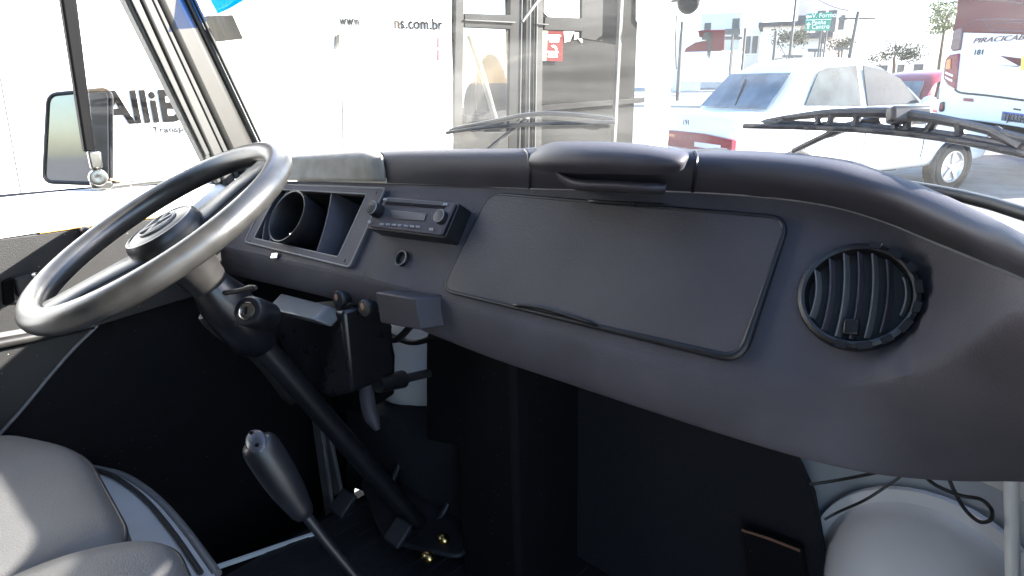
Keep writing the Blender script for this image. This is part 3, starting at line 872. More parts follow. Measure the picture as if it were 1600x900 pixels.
# vent window post
bar('window_post', K['post'], (96, 121, 0), (133, 150, 238, 238), -.755, .02, dr_, bevel=.004, ext=.9)
bar('window_frame', K['seal'], (196, 221, 0), (320, 332, 243, 250), -.748, .035, dr_, bevel=.005, ext=.55, botext=.12)
bar('frame_lip', K['seal'], (205, 214, 0), (322, 328, 240, 245), -.742, .004, dr_, bevel=.0015, ext=.55)
bar('door_frame', K['strip'], (221, 239, 0), (332, 350, 240, 246), -.742, .05, dr_, bevel=.006, ext=.55, botext=.14)
t0, t1, b0, b1 = ax(120, -40, -.765), ax(190, -40, -.765), ax(152, 276, -.765), ax(326, 262, -.765)
MB().prism([t0, t1, b1, b0], (-.004, 0, 0)).build('vent_window', K['vent'], dr_)
MB().tube([ax(158, 293, -.765), ax(230, 284, -.765), ax(330, 276, -.765)], .006, 8).build('vent_seal', K['seal'], dr_)
# vent window latch
lt = MB().prism([ax(u, v, -.752) for u, v in ((134, 236), (155, 236), (158, 262), (140, 264))], (.012, 0, 0)).build('latch_body', K['latch'], dr_, bevel=.003)
MB().lathe(ax(153, 277, -.752), (1, -.25, .05), [(.010, -.012), (.0155, 0), (.0165, .010), (.014, .016), (.008, .0175), (.004, .0165)], 28).build('latch_knob', K['latch'], lt)
MB().prism([ax(u, v, -.757) for u, v in ((139, 283), (172, 282), (176, 290), (170, 295), (142, 295))], (.008, 0, 0)).build('latch_base', K['latch'], lt, bevel=.002)
MB().tube(cr([ax(u, v, -.762) for u, v in ((172, 280), (186, 283), (205, 290))], 4), .0022, 6).build('latch_rod', K['orange'], lt)

# ================================================================== WING MIRROR
mn = V((.62, -.78, .05)).normalized()
mc = V((-.94, .40, .73))
MC = mn.dot(mc)
mq = [on(u, v, mn, MC) for u, v in ((76, 148), (172, 139), (173, 288), (69, 284))]
mcen = sum(mq, V((0, 0, 0))) / 4
wm = root('wing_mirror', mcen - V((0, 0, .12)), 'rectangular wing mirror with dark rim outside the driver window', 'mirror')
mr_ = rounded(mq, .02, 6)
MB().prism(mr_, -mn * .012, base=-mn * .003).build('housing', K['seal'], wm, bevel=.008, seg=3)
MB().tube([p for p in mr_], .0048, 8, closed=True).build('rim', K['black'], wm)
MB().prism([mcen + (p - mcen) * .97 for p in mr_], mn * .002, base=-mn * .001).build('mirror_glass', K['mirror'], wm)
MB().tube([mcen - mn * .03, mcen - mn * .05 + V((.03, .0, -.08)), V((-.80, .45, .60))], .007, 10).build('bracket_arm', K['black'], wm)

# ================================================================== SEATS
def cushion(name, poly, z1, z0, rad, lab, grp, piping=True, seams=()):
    c0 = sum((V((x, y, 0)) for x, y in poly), V((0, 0, 0))) / len(poly)
    rt = root(name, (c0.x, c0.y, z0), lab, 'seat', grp)
    base = rounded([V((x, y, 0)) for x, y in poly], rad, 8)
    cen = sum(base, V((0, 0, 0))) / len(base)
    rows_ = []
    for ins, z in ((.012, z0), (.0, z0 + .02), (-.004, (z0 + z1) / 2), (.0, z1 - .035), (.008, z1 - .016), (.022, z1 - .004), (.05, z1 + .003), (.1, z1 + .008)):
        rows_.append([cen + (p - cen) * (1 - ins / max(.05, (p - cen).length)) + V((0, 0, z)) for p in base])
    rows_.append([cen + (p - cen) * .35 + V((0, 0, z1 + .012)) for p in base])
    rows_.append([cen + (p - cen) * .01 + V((0, 0, z1 + .012)) for p in base])
    MB().loft(rows_, closed=True).build('cushion', K['seat'], rt, sharp=70)
    if piping:
        MB().tube([cen + (p - cen) * (1 - .004 / (p - cen).length) + V((0, 0, z1 - .026)) for p in base], .0035, 8, closed=True).build('piping', K['black'], rt)
    for sm in seams:
        MB().tube([V((x, y, z1 + .0085)) for x, y in sm], .0016, 6).build('seam', K['black'], rt)
    return rt


cushion('seat_cushion', [(-.62, -.45), (-.135, -.45), (-.135, .172), (-.44, .200), (-.60, .13)], .30, .13, .07,
        'grey vinyl driver seat cushion with sunlit patches beside the driver door', 'front seats')
cushion('seat_cushion', [(-.115, -.45), (.60, -.45), (.60, .02), (.10, .165), (-.06, .19), (-.115, .10)], .348, .13, .07,
        'grey vinyl bench seat cushion at the bottom edge, right of the driver seat', 'front seats')
crv = [az(u, v, .10) for u, v in ((120, 728), (150, 733), (192, 745), (240, 778), (285, 828), (334, 896))]
cv = cr(crv, 5)
sbp = cv + [V((.3, .25, .10)), V((.3, -.5, .10)), V((-.74, -.5, .10)), V((-.74, cv[0].y, .10))]
MB().prism(sbp, (0, 0, -.012)).build('seat_box_top', K['bluepaint'], cab, bevel=.003)
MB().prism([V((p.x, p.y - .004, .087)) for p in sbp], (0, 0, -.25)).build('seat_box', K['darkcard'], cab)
MB().tube([p + V((0, .004, -.004)) for p in cv], .008, 10).build('box_moulding', K['grey'], cab)
MB().tube([p + V((-.012, -.014, .004)) for p in cv[6:]], .0045, 8).build('box_gasket', K['rubber'], cab)

# ================================================================== WIPERS, STICKER, CABLES
def on_glass(pts, off=.014): return [ws_at(u, v, off)[0] for u, v in pts]
def wiper(lab, blade, arm, m, widths):
    bm_ = m or K['rubber']
    b0 = on_glass(blade, .02)
    w = root('wiper', b0[0], lab, 'wiper', 'windscreen wipers')
    p = cr(b0, 6)
    MB().tube([q + V((0, -.004, -.004)) for q in p], .0036, 8).build('rubber_blade', bm_, w)
    return w, p


w1, p1 = wiper('slim wiper, coloured pale for the glare, lying on the windscreen in front of the bus door', [(700, 204), (760, 196), (850, 190), (965, 187)], None, K['railgrey'], None)  # pale grey puts the veil of glare into this wiper's colour
br = cr(on_glass([(702, 203), (770, 190), (822, 180), (870, 178), (930, 183), (962, 188)], .028), 5)
MB().tube(br, [.002] + [.0045] * (len(br) - 2) + [.002], 8).build('frame', K['railgrey'], w1)
MB().tube(cr(on_glass([(742, 252), (798, 205), (824, 182)], .034), 4), .0048, 8).build('arm', K['railgrey'], w1)
w2, p2 = wiper('black wiper with slotted frame resting across the right of the windscreen', [(1165, 192), (1280, 194), (1400, 201), (1500, 213), (1625, 238)], None, None, None)
# slotted frame of the second wiper: upper spine, struts, lower rail
sp = cr(on_glass([(1190, 190), (1240, 183), (1300, 177), (1380, 176), (1430, 181), (1500, 193), (1620, 222)], .030), 6)
MB().tube(sp, [.0018] + [.003 + .003 * math.sin(PI * i / len(sp)) for i in range(len(sp) - 2)] + [.003], 8).build('frame', K['black'], w2)
lo = cr(on_glass([(1195, 192), (1280, 194), (1400, 201), (1500, 213), (1622, 236)], .024), 6)
MB().tube(lo, .0036, 8).build('rail', K['black'], w2)
for t in (.12, .30, .36, .44, .58, .66, .76, .86, .93):
    a = sp[int(t * (len(sp) - 1))]; c = min(lo, key=lambda q: (q - a).dot(RT) ** 2)
    MB().tube([a, (a + c) / 2, c], [.006, .0045, .006], 8).build('strut', K['black'], w2)
pv = on_glass([(1420, 180)], .034)[0]
MB().obox(pv, RT * .022, UP * .009, FW * .008).build('pivot_block', K['black'], w2, bevel=.004)
MB().tube(cr(on_glass([(1240, 236), (1290, 212), (1325, 198), (1380, 186)], .040), 4), [.004] * 5 + [.006] * 8, 8).build('arm', K['black'], w2)

sq = [ws_at(u, v, -.004)[0] for u, v in ((319, 25), (363, 23), (380, 61), (336, 66))]
nn = ws_at(345, 45)[1]
st = MB().prism(sq, nn * .0008).build('windscreen_sticker', K['sticker'])
tag(st, 'small green and brown paper sticker in the upper left windscreen corner', 'sticker')
fq = [ws_at(u, v, -.004)[0] for u, v in ((307, -40), (420, -40), (388, -4), (362, 12), (340, 22), (318, 26))]
fm = MB().prism(fq, nn * .0008).build('sunshade_film', K['film'])
tag(fm, 'bright blue translucent sun film above the sticker at the windscreen corner', 'sun film')


def cable(pts, y, r, lab, nm='cable'):
    p = cr([ay(u, v, y + (.01 * math.sin(i * 2.1))) for i, (u, v) in enumerate(pts)], 6)
    o = MB().tube(p, r, 8).build(nm, K['wire'])
    tag(o, lab, 'cable', 'loose cables under the dashboard')


cable([(1265, 757), (1310, 750), (1372, 738), (1420, 728)], .84, .0023, 'thin straight black cable left of the white dome, just under the dashboard edge')
cable([(1288, 812), (1310, 800), (1350, 782), (1385, 760), (1420, 735)], .84, .0019, 'thin black cable slanting down left in front of the white dome')
cable([(1440, 740), (1462, 758), (1500, 774), (1532, 780), (1549, 796), (1548, 812), (1530, 815), (1508, 796), (1490, 765), (1478, 735)], .80, .0022, 'black cable hanging in a loop above the right of the white dome')
for pts, r_, y, lab in (([(560, 480), (590, 520), (570, 560), (548, 600)], .005, .70, 'thick black wire dropping behind the control box beside the column'),
                        ([(650, 500), (620, 530), (590, 528), (555, 570), (540, 606)], .007, .69, 'thick black wire bundle sagging below the control box'),
                        ([(610, 510), (602, 545), (598, 565), (560, 565)], .003, .68, 'thin black wire bent to the left above the handbrake grip'),
                        ([(600, 520), (640, 535), (670, 530), (690, 520)], .006, .76, 'black wire running right towards the handbrake bracket')):
    cable(pts, y, r_, lab)

# ================================================================== OUTSIDE
GZ = -.62
gnd = MB().box((-300, -300, GZ - .2), (300, 400, GZ)).build('ground', K['asphalt']); gnd['kind'] = 'structure'

# ---- white bus alongside
BD = V((math.sin(R(12)), math.cos(R(12)), 0)); BNm = V((BD.y, -BD.x, 0)); QB = 3.6
BC = BNm.dot(CAM) - QB
def bp(u, v, off=0.0): return on(u, v, BNm, BC + off)
UPZ = V((0, 0, 1))
def bt_(u, v): return (bp(u, v) - CAM).dot(BD)
foot = CAM - BNm * QB
def bw(t, z, off=0.0): return V((foot.x, foot.y, 0)) + BD * t + UPZ * z + BNm * off
tA, tB, tC, tD = bt_(712, 120), bt_(728, 120), bt_(1016, 120), bt_(1052, 120)
bus = root('white_bus', bw(tA - 4, GZ), 'white bus parked close alongside, with open door area and lettering on its flank', 'bus')
def bbox(t0, t1, z0, z1, o0, o1, name, m, bevel=.0, par=None):
    a = bw((t0 + t1) / 2, (z0 + z1) / 2, (o0 + o1) / 2)
    return MB().obox(a, BD * ((t1 - t0) / 2), BNm * (abs(o1 - o0) / 2), UPZ * ((z1 - z0) / 2)).build(name, m, par or bus, bevel=bevel)
bbox(tA - 9, tA, GZ + .3, 2.55, -2.4, 0, 'body', K['buswhite'], bevel=.04)
bbox(tA, tC + .02, 2.0, 2.55, -2.4, -.005, 'roof', K['buswhite'], bevel=.03)
bbox(tA + .01, tC, GZ + .3, -.35, -2.4, -.02, 'door_step', K['busdark'])
bbox(tC, tD, GZ + .3, 2.53, -.07, 0, 'corner_post', K['buswhite'], bevel=.05)
# interior wall seen through the door: grey partition with punched holes
tp = bt_(845, 120)
wallq = [bw(tp + .18, -.35, -.75), bw(tC - .02, -.35, -.75), bw(tC - .02, 2.0, -.75), bw(tp + .18, 2.0, -.75)]
bbox(tp + .30, tC + .62, -.35, 1.9, -.80, -.75, 'partition', K['busgrey'])
pt_ = bus.children[-1]
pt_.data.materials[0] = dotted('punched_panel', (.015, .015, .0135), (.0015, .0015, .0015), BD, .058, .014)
# far side wall of the bus with window openings
tfa, tfe = tA - .2, tC + 1.6
def farbox(t0, t1, z0, z1, m=K['busgrey'], nm='far_wall'): return bbox(t0, t1, z0, z1, -2.4, -2.34, nm, m)
farbox(tfa, tfe, -.3, .55); farbox(tfa, tfe, 1.75, 2.0)
for tt in (.0, 1.1, 2.3, 3.5):
    farbox(tfa + tt, tfa + tt + .12, .55, 1.75)
# door frames on the flank plane
def bq(name, pts, m, th=.03, off=0.0, par=None, bevel=.004):
    return MB().prism([bp(u, v, off) for u, v in pts], -BNm * th).build(name, m, par or bus, bevel=bevel)
bq('door_post', [(713, -60), (726, -60), (722, 250), (708, 250)], K['busmid'], .05, .004)
leaf = bq('door_leaf', [(726, 21), (800, 23), (800, 46), (726, 43)], K['busdark'], .03)
bq('stile', [(798, -60), (813, -60), (808, 250), (794, 250)], K['busdark'], .03, -.001, leaf)
bq('lower_rail', [(722, 206), (796, 206), (796, 250), (720, 250)], K['busmid'], .03, -.003, leaf)
bq('grab_rail', [(726, 30), (806, 34), (806, 36.2), (726, 32.6)], K['railgrey'], .015, .02, leaf)
bq('pane', [(725, 46), (798, 48), (794, 206), (722, 206)], K['vent'], .004, -.012, leaf)
leaf = bq('door_leaf', [(852, 26), (912, 28), (912, 49), (850, 47)], K['busdark'], .03, -.003)
bq('stile', [(836, -60), (850, -60), (846, 250), (832, 250)], K['busmid'], .03, -.004, leaf)
bq('stile', [(910, -60), (972, -60), (968, 70), (908, 60)], K['busdark'], .03, -.25, leaf)
bq('grab_rail', [(838, 36), (858, 37.5), (858, 39.5), (838, 38)], K['railgrey'], .015, .02, leaf)
for i, (u0, u1, w, m) in enumerate(((816, 811, 2, 'railgrey'), (823, 819, 3.5, 'busdark'), (829, 825, 2, 'railgrey'), (835, 831, 2, 'busdark'), (840, 835, 2, 'railgrey'))):
    bq('door_pole', [(u0, -60), (u0 + w, -60), (u1 + w, 250), (u1, 250)], K[m], .02, .006)
bq('handrail', [(973, -60), (978, -60), (962, 250), (957, 250)], K['railgrey'], .03, .0)
bq('stay_rod', [(843, -5), (848, -3), (818, 36), (815, 33)], K['railgrey'], .01, .012)
# dark diagonal ledge + white plates painted as bright window light in the partition
bq('ledge', [(728, 180), (860, 163), (1012, 152), (1012, 160), (860, 173), (728, 192)], K['busdark'], .05, -.70)
MB().prism([on(u, v, BNm, BC - .74) for u, v in ((881, 49), (897, 49), (890, 64), (882, 66))], BNm * .002).build('daylight_plate', K['paper'], pt_)
MB().prism([on(u, v, BNm, BC - .74) for u, v in ((898, 51), (912, 51), (909, 67), (903, 60), (897, 62))], BNm * .002).build('daylight_plate', K['paper'], pt_)
MB().prism([on(u, v, BNm, BC - .74) for u, v in ((851, -60), (914, -60), (913, 24), (906, 29), (858, 27), (850, 20))], BNm * .002).build('daylight_plate', K['paper'], pt_)
bq('daylight_quarter', [(995, -40), (1016, -40), (1014, 52), (994, 32)], K['paper'], .01, -.72)  # plain white plate in place of daylight in the opening
MB().ell(bp(768, 150, -1.1), BD * .16, BNm * .10, UPZ * .34, 16, 10).build('passenger_seat', K['busmid'], bus)
MB().tube(cr([bp(733, 55, -.5), bp(752, 110, -.5), bp(775, 190, -.5)], 4), .022, 8).build('inner_handrail', K['railgrey'], bus)
MB().ell(bp(742, 168, -1.3), BD * .10, BNm * .10, UPZ * .22, 14, 8).build('passenger_seat', K['busdark'], bus)
bm_ = MB().ell(bp(1076, 2, .25), BD * .05, BNm * .10, UPZ * .09, 16, 10).build('bus_mirror', K['tyre'], bus)
MB().tube([bp(1050, 2, .02), bp(1060, 0, .12), bp(1076, -2, .22)], .012, 8).build('mirror_arm', K['tyre'], bm_)
MB().tube([bp(1057, 24, .01), bp(1055, 70, .012), bp(1057, 108, .01)], .006, 8).build('corner_beading', K['tyre'], bus)
# poster
ps = MB().prism([on(u, v, BNm, BC - .71) for u, v in ((848, 48), (880, 49), (879, 96), (846, 95))], BNm * .004).build('poster', K['poster'], bus)
MB().prism([on(u, v, BNm, BC - .705) for u, v in ((848, 48), (856, 48.5), (853, 95), (846.5, 95))], BNm * .002).build('poster_margin', K['cream'], ps)
b = MB()
def pq(pts): b.prism([on(u, v, BNm, BC - .705) for u, v in pts], BNm * .002)
for (u0, u1, v0, v1) in ((857, 876, 54.5, 57), (856, 874, 59, 62), (858, 873, 63.2, 65.5), (854, 872, 80, 82.2), (857, 870, 83.4, 85.4), (856, 871, 87, 89)):
    pq([(u0, v0), (u1, v0 + .4), (u1, v1 + .4), (u0, v1)])
    b.build('poster_line', K['paper'], ps); b = MB()
pq([(861.5, 72), (865, 70), (865, 74.5)]); pq([(864.5, 71.2), (868, 72), (870, 75), (870, 79), (868, 78.5), (867.5, 76), (864.5, 73.6)])
b.build('poster_arrow', K['paper'], ps)
# hatch outline, seams, markers on the white flank
for (a, c, w) in (((535, 155), (535, 231), 2.6), ((535, 231), (690, 222), 1.2), ((690, 200), (691, 224), 1.4), ((0, 118), (33, 302), 1.3), ((-4, 100), (0, 120), 1.1), ((210, 135.5), (272, 137), .6)):
    p, q = bp(*a, .0), bp(*c, .0)
    d = (q - p); l = d.length; d.normalize(); s_ = BNm.cross(d)
    MB().obox((p + q) / 2, d * l / 2, s_ * w * .0014, BNm * .002).build('panel_seam', K['inkgrey'], bus)
for v0, v1 in ((58, 74), (77, 94)):
    bq('side_marker', [(684, v0), (688, v0), (688, v1), (684, v1)], K['redink'], .008, .006, bevel=.001)
bq('flap_handle', [(524, 56), (531, 52), (531, 74), (523, 78)], K['busmid'], .01, .012, bevel=.002)
def btext(body, u, v, hpx, m, off=.006, spacing=1.0, wscale=1.0, nm='lettering', ext=.001):
    p = bp(u, v, off); q = bp(u, v - hpx, off)
    return text(body, nm, m, bus, p, BD, UPZ, (p - q).length / .7, ext=ext, spacing=spacing, wscale=wscale, bold=.03)
btext('AlliBus', 164, 193, 50, K['ink'], wscale=.86)
btext('Transportes', 240, 208, 10, K['inkgrey'], wscale=.95, spacing=1.15)
btext('www.', 531, 39, 16, K['ink'], wscale=.72, spacing=1.1)
btext('ns.com.br', 616, 44, 18, K['ink'], wscale=.86, spacing=1.06)

# ---- cars
def car(name, label, front, heading, paint, z0=GZ, length=3.95, width=1.66, height=1.48, tail='wide', gx=0.0, wb=(.68, 3.18), zs=1.0):
    """hatchback: x forward, y left in its own axes; front = ground point under the nose"""
    h = heading; fx = V((math.cos(h), math.sin(h), 0)); fy = V((-math.sin(h), math.cos(h), 0))
    o = V((front[0], front[1], z0)) - fx * length      # rear centre on the ground
    rt = root(name, o + fx * length / 2, label, 'car')
    P = lambda x, y, z: o + fx * x + fy * y + V((0, 0, z * zs))
    L, Wd = length, width / 2
    # body side outline stations: x, z_bottom, z_belt, half width
    st_ = [(0.0, .38, .62, .80), (.04, .28, .86, .93), (.25, .24, .93, .985), (.9, .22, .93, 1), (1.8, .21, .92, 1), (2.7, .22, .91, .995), (3.2, .23, .87, .98), (L - .30, .25, .74, .93), (L - .05, .28, .62, .84), (L, .36, .52, .72)]
    rows_ = []
    for x, zb, zt, w in st_:
        w *= Wd; dz = zt - zb
        rows_.append([P(x, -w * .90, zb), P(x, -w * .98, zb + dz * .18), P(x, -w, zb + dz * .55), P(x, -w * .975, zb + dz * .86), P(x, -w * .90, zt), P(x, -w * .4, zt + .015), P(x, w * .4, zt + .015), P(x, w * .90, zt), P(x, w * .975, zb + dz * .86), P(x, w, zb + dz * .55), P(x, w * .98, zb + dz * .18), P(x, w * .90, zb)])
    b_ = MB().loft(rows_, closed=True)
    b_.add(rows_[0], [tuple(range(12))]); b_.add(rows_[-1], [tuple(range(12))])
    body = b_.build('body', paint, rt, weld=True, subsurf=2)
    # greenhouse
    gs = [(.06, .90, .86), (.22, 1.18, .80), (.42, height - .06, .72), (.75, height, .70), (1.6, height + .01, .70), (2.1, height - .04, .70), (2.45, 1.24, .77), (2.98, .90, .86)]
    gr_ = []
    if gx:
        gs = [(.58, .92, .86), (.86, 1.18, .79), (1.12, height - .06, .72), (1.36, height, .70), (1.9, height + .01, .70), (2.25, height - .05, .70), (2.65, 1.22, .77), (3.1, .89, .86)]
    for x, z, w in gs:
        w *= Wd
        gr_.append((x, z, w))
    rows_ = [[P(x, -wb * Wd, .86), P(x, -w, z - .05), P(x, -w * .85, z), P(x, 0, z + .012), P(x, w * .85, z), P(x, w, z - .05), P(x, wb * Wd, .86)] for (x, z, w), wb in zip(gr_, [.88, .93, .94, .94, .94, .94, .94, .90])]
    MB().loft(rows_).build('roof', paint, rt, weld=True, subsurf=1)
    def sidequad(pts, s, nm, m):      # glass: follows the tumblehome
        q_ = [P(x, s * ((.935 + (.70 - .935) * max(0, (z - .86)) / (height - .86)) * Wd + .012), z) for x, z in pts]
        MB().prism(q_, fy * (-.012 * s)).build(nm, m, rt, bevel=.004)
    for s in (-1, 1):
        if gx:
            sidequad([(.98, .99), (1.22, 1.30), (1.34, height - .10), (1.80, height - .08), (1.82, .96)], s, 'side_window', K['carglass'])
            sidequad([(1.91, .96), (1.90, height - .08), (2.22, height - .13), (2.48, 1.22), (2.76, .97)], s, 'side_window', K['carglass'])
        else: sidequad([(.32, 1.0), (.50, 1.30), (.62, 1.33), (.58, .97)], s, 'side_window', K['carglass'])
        if not gx: sidequad([(.66, .96), (.70, 1.34), (1.38, height - .11), (1.40, .95)], s, 'side_window', K['carglass'])
        if not gx: sidequad([(1.50, .95), (1.49, height - .11), (2.02, height - .15), (2.30, 1.22), (2.62, .97)], s, 'side_window', K['carglass'])
        mp = P(2.55 + gx * .5, s * (Wd * .93 + .09), .98)
        MB().ell(mp, fx * .06, fy * .10, (0, 0, .075), 14, 8).build('door_mirror', paint, rt)
        for xw in wb:
            wc = P(xw, s * (Wd - .09), .30 / zs)
            wh = MB().lathe(wc, fy * s, [(.20, -.1), (.295, -.085), (.302, -.03), (.30, .06), (.27, .095), (.20, .10)], 32, cap=(True, False)).build('tyre', K['tyre'], rt)
            rm = MB().lathe(wc, fy * s, [(.20, .06), (.20, .098), (.185, .10), (.17, .07), (.05, .075), (.045, .10), (.001, .10)], 28)
            for k in range(5):
                d = math.cos(2 * PI * k / 5 + .3) * fx + math.sin(2 * PI * k / 5 + .3) * UPZ
                rm.obox(wc + d * .11 + fy * s * .085, d * .085, (fy * s).cross(d) * .022, fy * .008)
            rm.build('wheel_rim', K['alloy'], wh)
            MB().torus(wc + fy * s * .075, fy, .325, .028, 32, 8).build('wheel_arch', K['tyre'], rt)
    # door gaps and handles, laid on the body surface
    from mathutils.bvhtree import BVHTree
    bpy.context.view_layer.update()
    tree = BVHTree.FromObject(body, bpy.context.evaluated_depsgraph_get())
    org = ORG[rt.name]
    for s in (-1, 1):
        def skin(x, z):
            h = tree.ray_cast(P(x, s * 3, z) - org, -fy * s)[0]
            return (h + org + fy * s * .002) if h is not None else None
        for x in ((.98, 1.87, 2.85) if gx else (.72, 1.47, 2.45)):
            pts = [q_ for q_ in (skin(x + (.10 if x < .8 and z < .6 else 0), z) for z in (.28, .4, .5, .6, .7, .8, .88)) if q_ is not None]
            if len(pts) > 2: MB().tube(pts, .006, 6).build('door_gap', K['tyre'], rt)
        pts = [q_ for q_ in (skin(x, .27) for x in (1.0, 1.4, 1.8, 2.2, 2.6)) if q_ is not None]
        if len(pts) > 2: MB().tube(pts, .012, 6).build('sill_line', K['tyre'], rt)
        for x in ((1.15, 2.0) if gx else (1.25, 2.25)):
            q_ = skin(x - .2 * 0, .80)
            if q_ is not None: MB().ell(q_ + fy * s * .012, fx * .085, fy * .02, (0, 0, .02), 12, 6).build('door_handle', K['busmid'], rt)
    # rear glass, lamps, plate
    def rearquad(pts, nm, m, th=.02, push=.012, rake=True):
        q_ = []
        for y, z in pts:
            x = ((.56 + (z - .92) * 1.10) if gx else (.06 + (z - .90) * .50)) if (rake and z > .9) else .0
            q_.append(P(x - push, y, z))
        return MB().prism(q_, fx * th).build(nm, m, rt, bevel=.006)
    rearquad([(-.60, .96), (.60, .96), (.52, 1.30), (-.52, 1.30)], 'rear_window', K['rearglass'], .015, .03)
    if tail == 'wide':
        tl_ = rearquad([(-.80, .56), (.80, .56), (.80, .70), (.3, .73), (-.3, .73), (-.80, .70)], 'tail_light', K['lens'], .06, .02, False)
        rearquad([(-.62, .59), (-.15, .59), (-.15, .64), (-.62, .64)], 'reversing_lens', K['paper'], .03, .025, False)
        rearquad([(.25, .66), (.62, .66), (.62, .69), (.25, .69)], 'reversing_lens', K['lamp'], .03, .025, False)
    else:
        for s in (-1, 1):
            rearquad([(s * .80, .66), (s * .56, .70), (s * .52, .86), (s * .74, .92)], 'tail_light', K['lens'], .05, .03, False)
            MB().lathe(P(-.035, s * .67, .80), -fx, [(.075, 0), (.075, .01), (.05, .016), (.045, .004), (.001, .006)], 24).build('lamp_ring', K['paper'], rt)
        rearquad([(-.56, .76), (.56, .76), (.54, .84), (-.54, .84)], 'trim_bar', K['tyre'], .03, .025, False)
    rearquad([(-.26, .44), (.26, .44), (.26, .55), (-.26, .55)], 'number_plate', K['paper'], .015, .02, False)
    rearquad([(-.78, .25), (.78, .25), (.80, .40), (-.80, .40)], 'bumper', paint, .1, .05, False)
    return rt, P


hd_ = R(63)
fxx = V((math.cos(hd_), math.sin(hd_), 0))
fr_w = az(1470, 296, GZ)
nose = fr_w + fxx * .88 + V((-math.sin(hd_), math.cos(hd_), 0)) * .74
wc_, Pw = car('white_car', 'white sedan standing beyond the windscreen, its red rear lamps towards the bus', (nose.x, nose.y), hd_, K['carwhite'], length=4.3, height=1.44, gx=.42, wb=(.86, 3.42), zs=1.13)
MB().tube([Pw(.60, -.05, .98), Pw(.86, .12, 1.24)], .010, 8).build('rear_wiper', K['tyre'], wc_)
MB().tube([Pw(1.36, .0, 1.43), Pw(1.2, .0, 1.60)], .006, 8).build('aerial', K['tyre'], wc_)
MB().tube([Pw(1.86, -.585, 1.40), Pw(1.85, -.60, 1.36)], .004, 6).build('roof_trim', K['tyre'], wc_)
q = [Pw(-.022, y, z) for y, z in ((.10, .80), (-.22, .80))]
text('191', 'lettering', K['inkgrey'], wc_, q[0], q[1] - q[0], UPZ, .09, ext=.004)

rcx = on(1440, 170, (0, 1, 0), 14.0)
rc_, Pr = car('red_car', 'dark red hatchback with round tail lamps between the white car and the coach', (rcx.x + 1.2, rcx.y + 3.6), R(62), K['carred'], tail='round', length=3.9)

# ---- coach at the right
CD = V((.76, -.65, 0)).normalized(); CN = V((CD.y, -CD.x, 0))       # CN faces the viewer side
if CN.dot(CAM - V((-1, 12, 0))) < 0: CN = -CN
ca = ay(1468, 140, 12.0); CC = CN.dot(ca)
def cp_(u, v, off=0.0): return on(u, v, CN, CC + off)
g_ = cp_(1500, 300); 
coach = root('red_white_coach', V((cp_(1550, 150).x, cp_(1550, 150).y, GZ)), 'white coach with a dark red top, seen from behind at the right', 'coach')
prof = [(1499, -60), (1494, 20), (1488, 50), (1481, 84), (1472, 100), (1467, 130), (1464, 160), (1461, 180), (1475, 186), (1560, 197), (1750, 232), (1820, -120)]
MB().prism([cp_(u, v) for u, v in prof], -CN * 10.5).build('body', K['buswhite'], coach, bevel=.05, seg=3)
rp_ = [(1500, -60), (1494, 20), (1487, 49.5), (1503, 51), (1600, 54), (1700, 58), (1720, -90)]
top_ = MB().prism([cp_(u, v, .02) for u, v in rp_], -CN * .25).build('red_cap', K['red'], coach, bevel=.02)
b = MB()
def line3(pts, w=.01, off=.02):
    pp = cr([cp_(u, v, off) for u, v in pts], 5)
    b.tube(pp, w, 6)
line3([(1503, 44), (1520, 34), (1540, 30), (1600, 31), (1700, 35)]); line3([(1537, 31), (1546, 43), (1556, 47), (1600, 49), (1690, 53)]); line3([(1548, 38), (1570, 35), (1600, 36)]); line3([(1530, 0), (1570, 1), (1600, 6)], .02)
b.build('panel_line', K['lensdark'], top_)
t1_ = MB().prism([cp_(u, v, .03) for u, v in ((1489, 48), (1496, 44), (1504, 42), (1499, 78), (1488, 80), (1484, 76))], -CN * .2).build('tail_light', K['lensdark'], coach, bevel=.015)
t2_ = MB().prism([cp_(u, v, .03) for u, v in ((1476, 92), (1482, 86), (1498, 83), (1492, 140), (1480, 133), (1473, 122))], -CN * .2).build('tail_light', K['lens'], coach, bevel=.02)
for pts, m in ((((1479, 94), (1485, 92), (1484, 108), (1477, 108)), 'lamp'), (((1477, 112), (1489, 117), (1488, 120), (1477, 115)), 'alu'), (((1476, 119), (1488, 125), (1487, 128), (1477, 122)), 'alu')):
    MB().prism([cp_(u, v, .045) for u, v in pts], -CN * .03).build('lamp_insert', K[m], t2_)
MB().prism(rounded([cp_(u, v, .02) for u, v in ((1468, 160), (1475, 158), (1474, 174), (1466, 175))], .04), -CN * .05).build('reflector', K['busmid'], coach, bevel=.01)
MB().prism([cp_(u, v, .025) for u, v in ((1469, 163), (1473, 162), (1472.5, 171), (1468, 172))], -CN * .03).build('reflector_lens', K['lens'], coach)
b = MB()
line3([(1492, 140), (1502, 145), (1540, 149), (1600, 157), (1700, 172)], .014, .006)
b.build('hatch_seam', K['ink'], coach)
b = MB()
line3([(1461, 179), (1500, 188), (1560, 197), (1620, 207), (1740, 230)], .03, .006)
b.build('bumper_edge', K['ink'], coach)
MB().prism([cp_(u, v, .012) for u, v in ((1505, 153), (1520, 154), (1520, 159), (1505, 158))], -CN * .02).build('reflector_lens', K['lens'], coach)
def ctext(body, u, v, hpx, m, shear=0, wscale=1.0, nm='lettering', off=.01):
    p = cp_(u, v, off); q = cp_(u, v - hpx, off)
    return text(body, nm, m, coach, p, CD, UPZ, (p - q).length / .7, ext=.004, shear=shear, wscale=wscale)
ctext('PIRACICABANA', 1519, 67.5, 7.5, K['redink'], shear=.35, wscale=1.75)
ctext('181', 1520, 86, 8, K['inkgrey'], wscale=1.25)
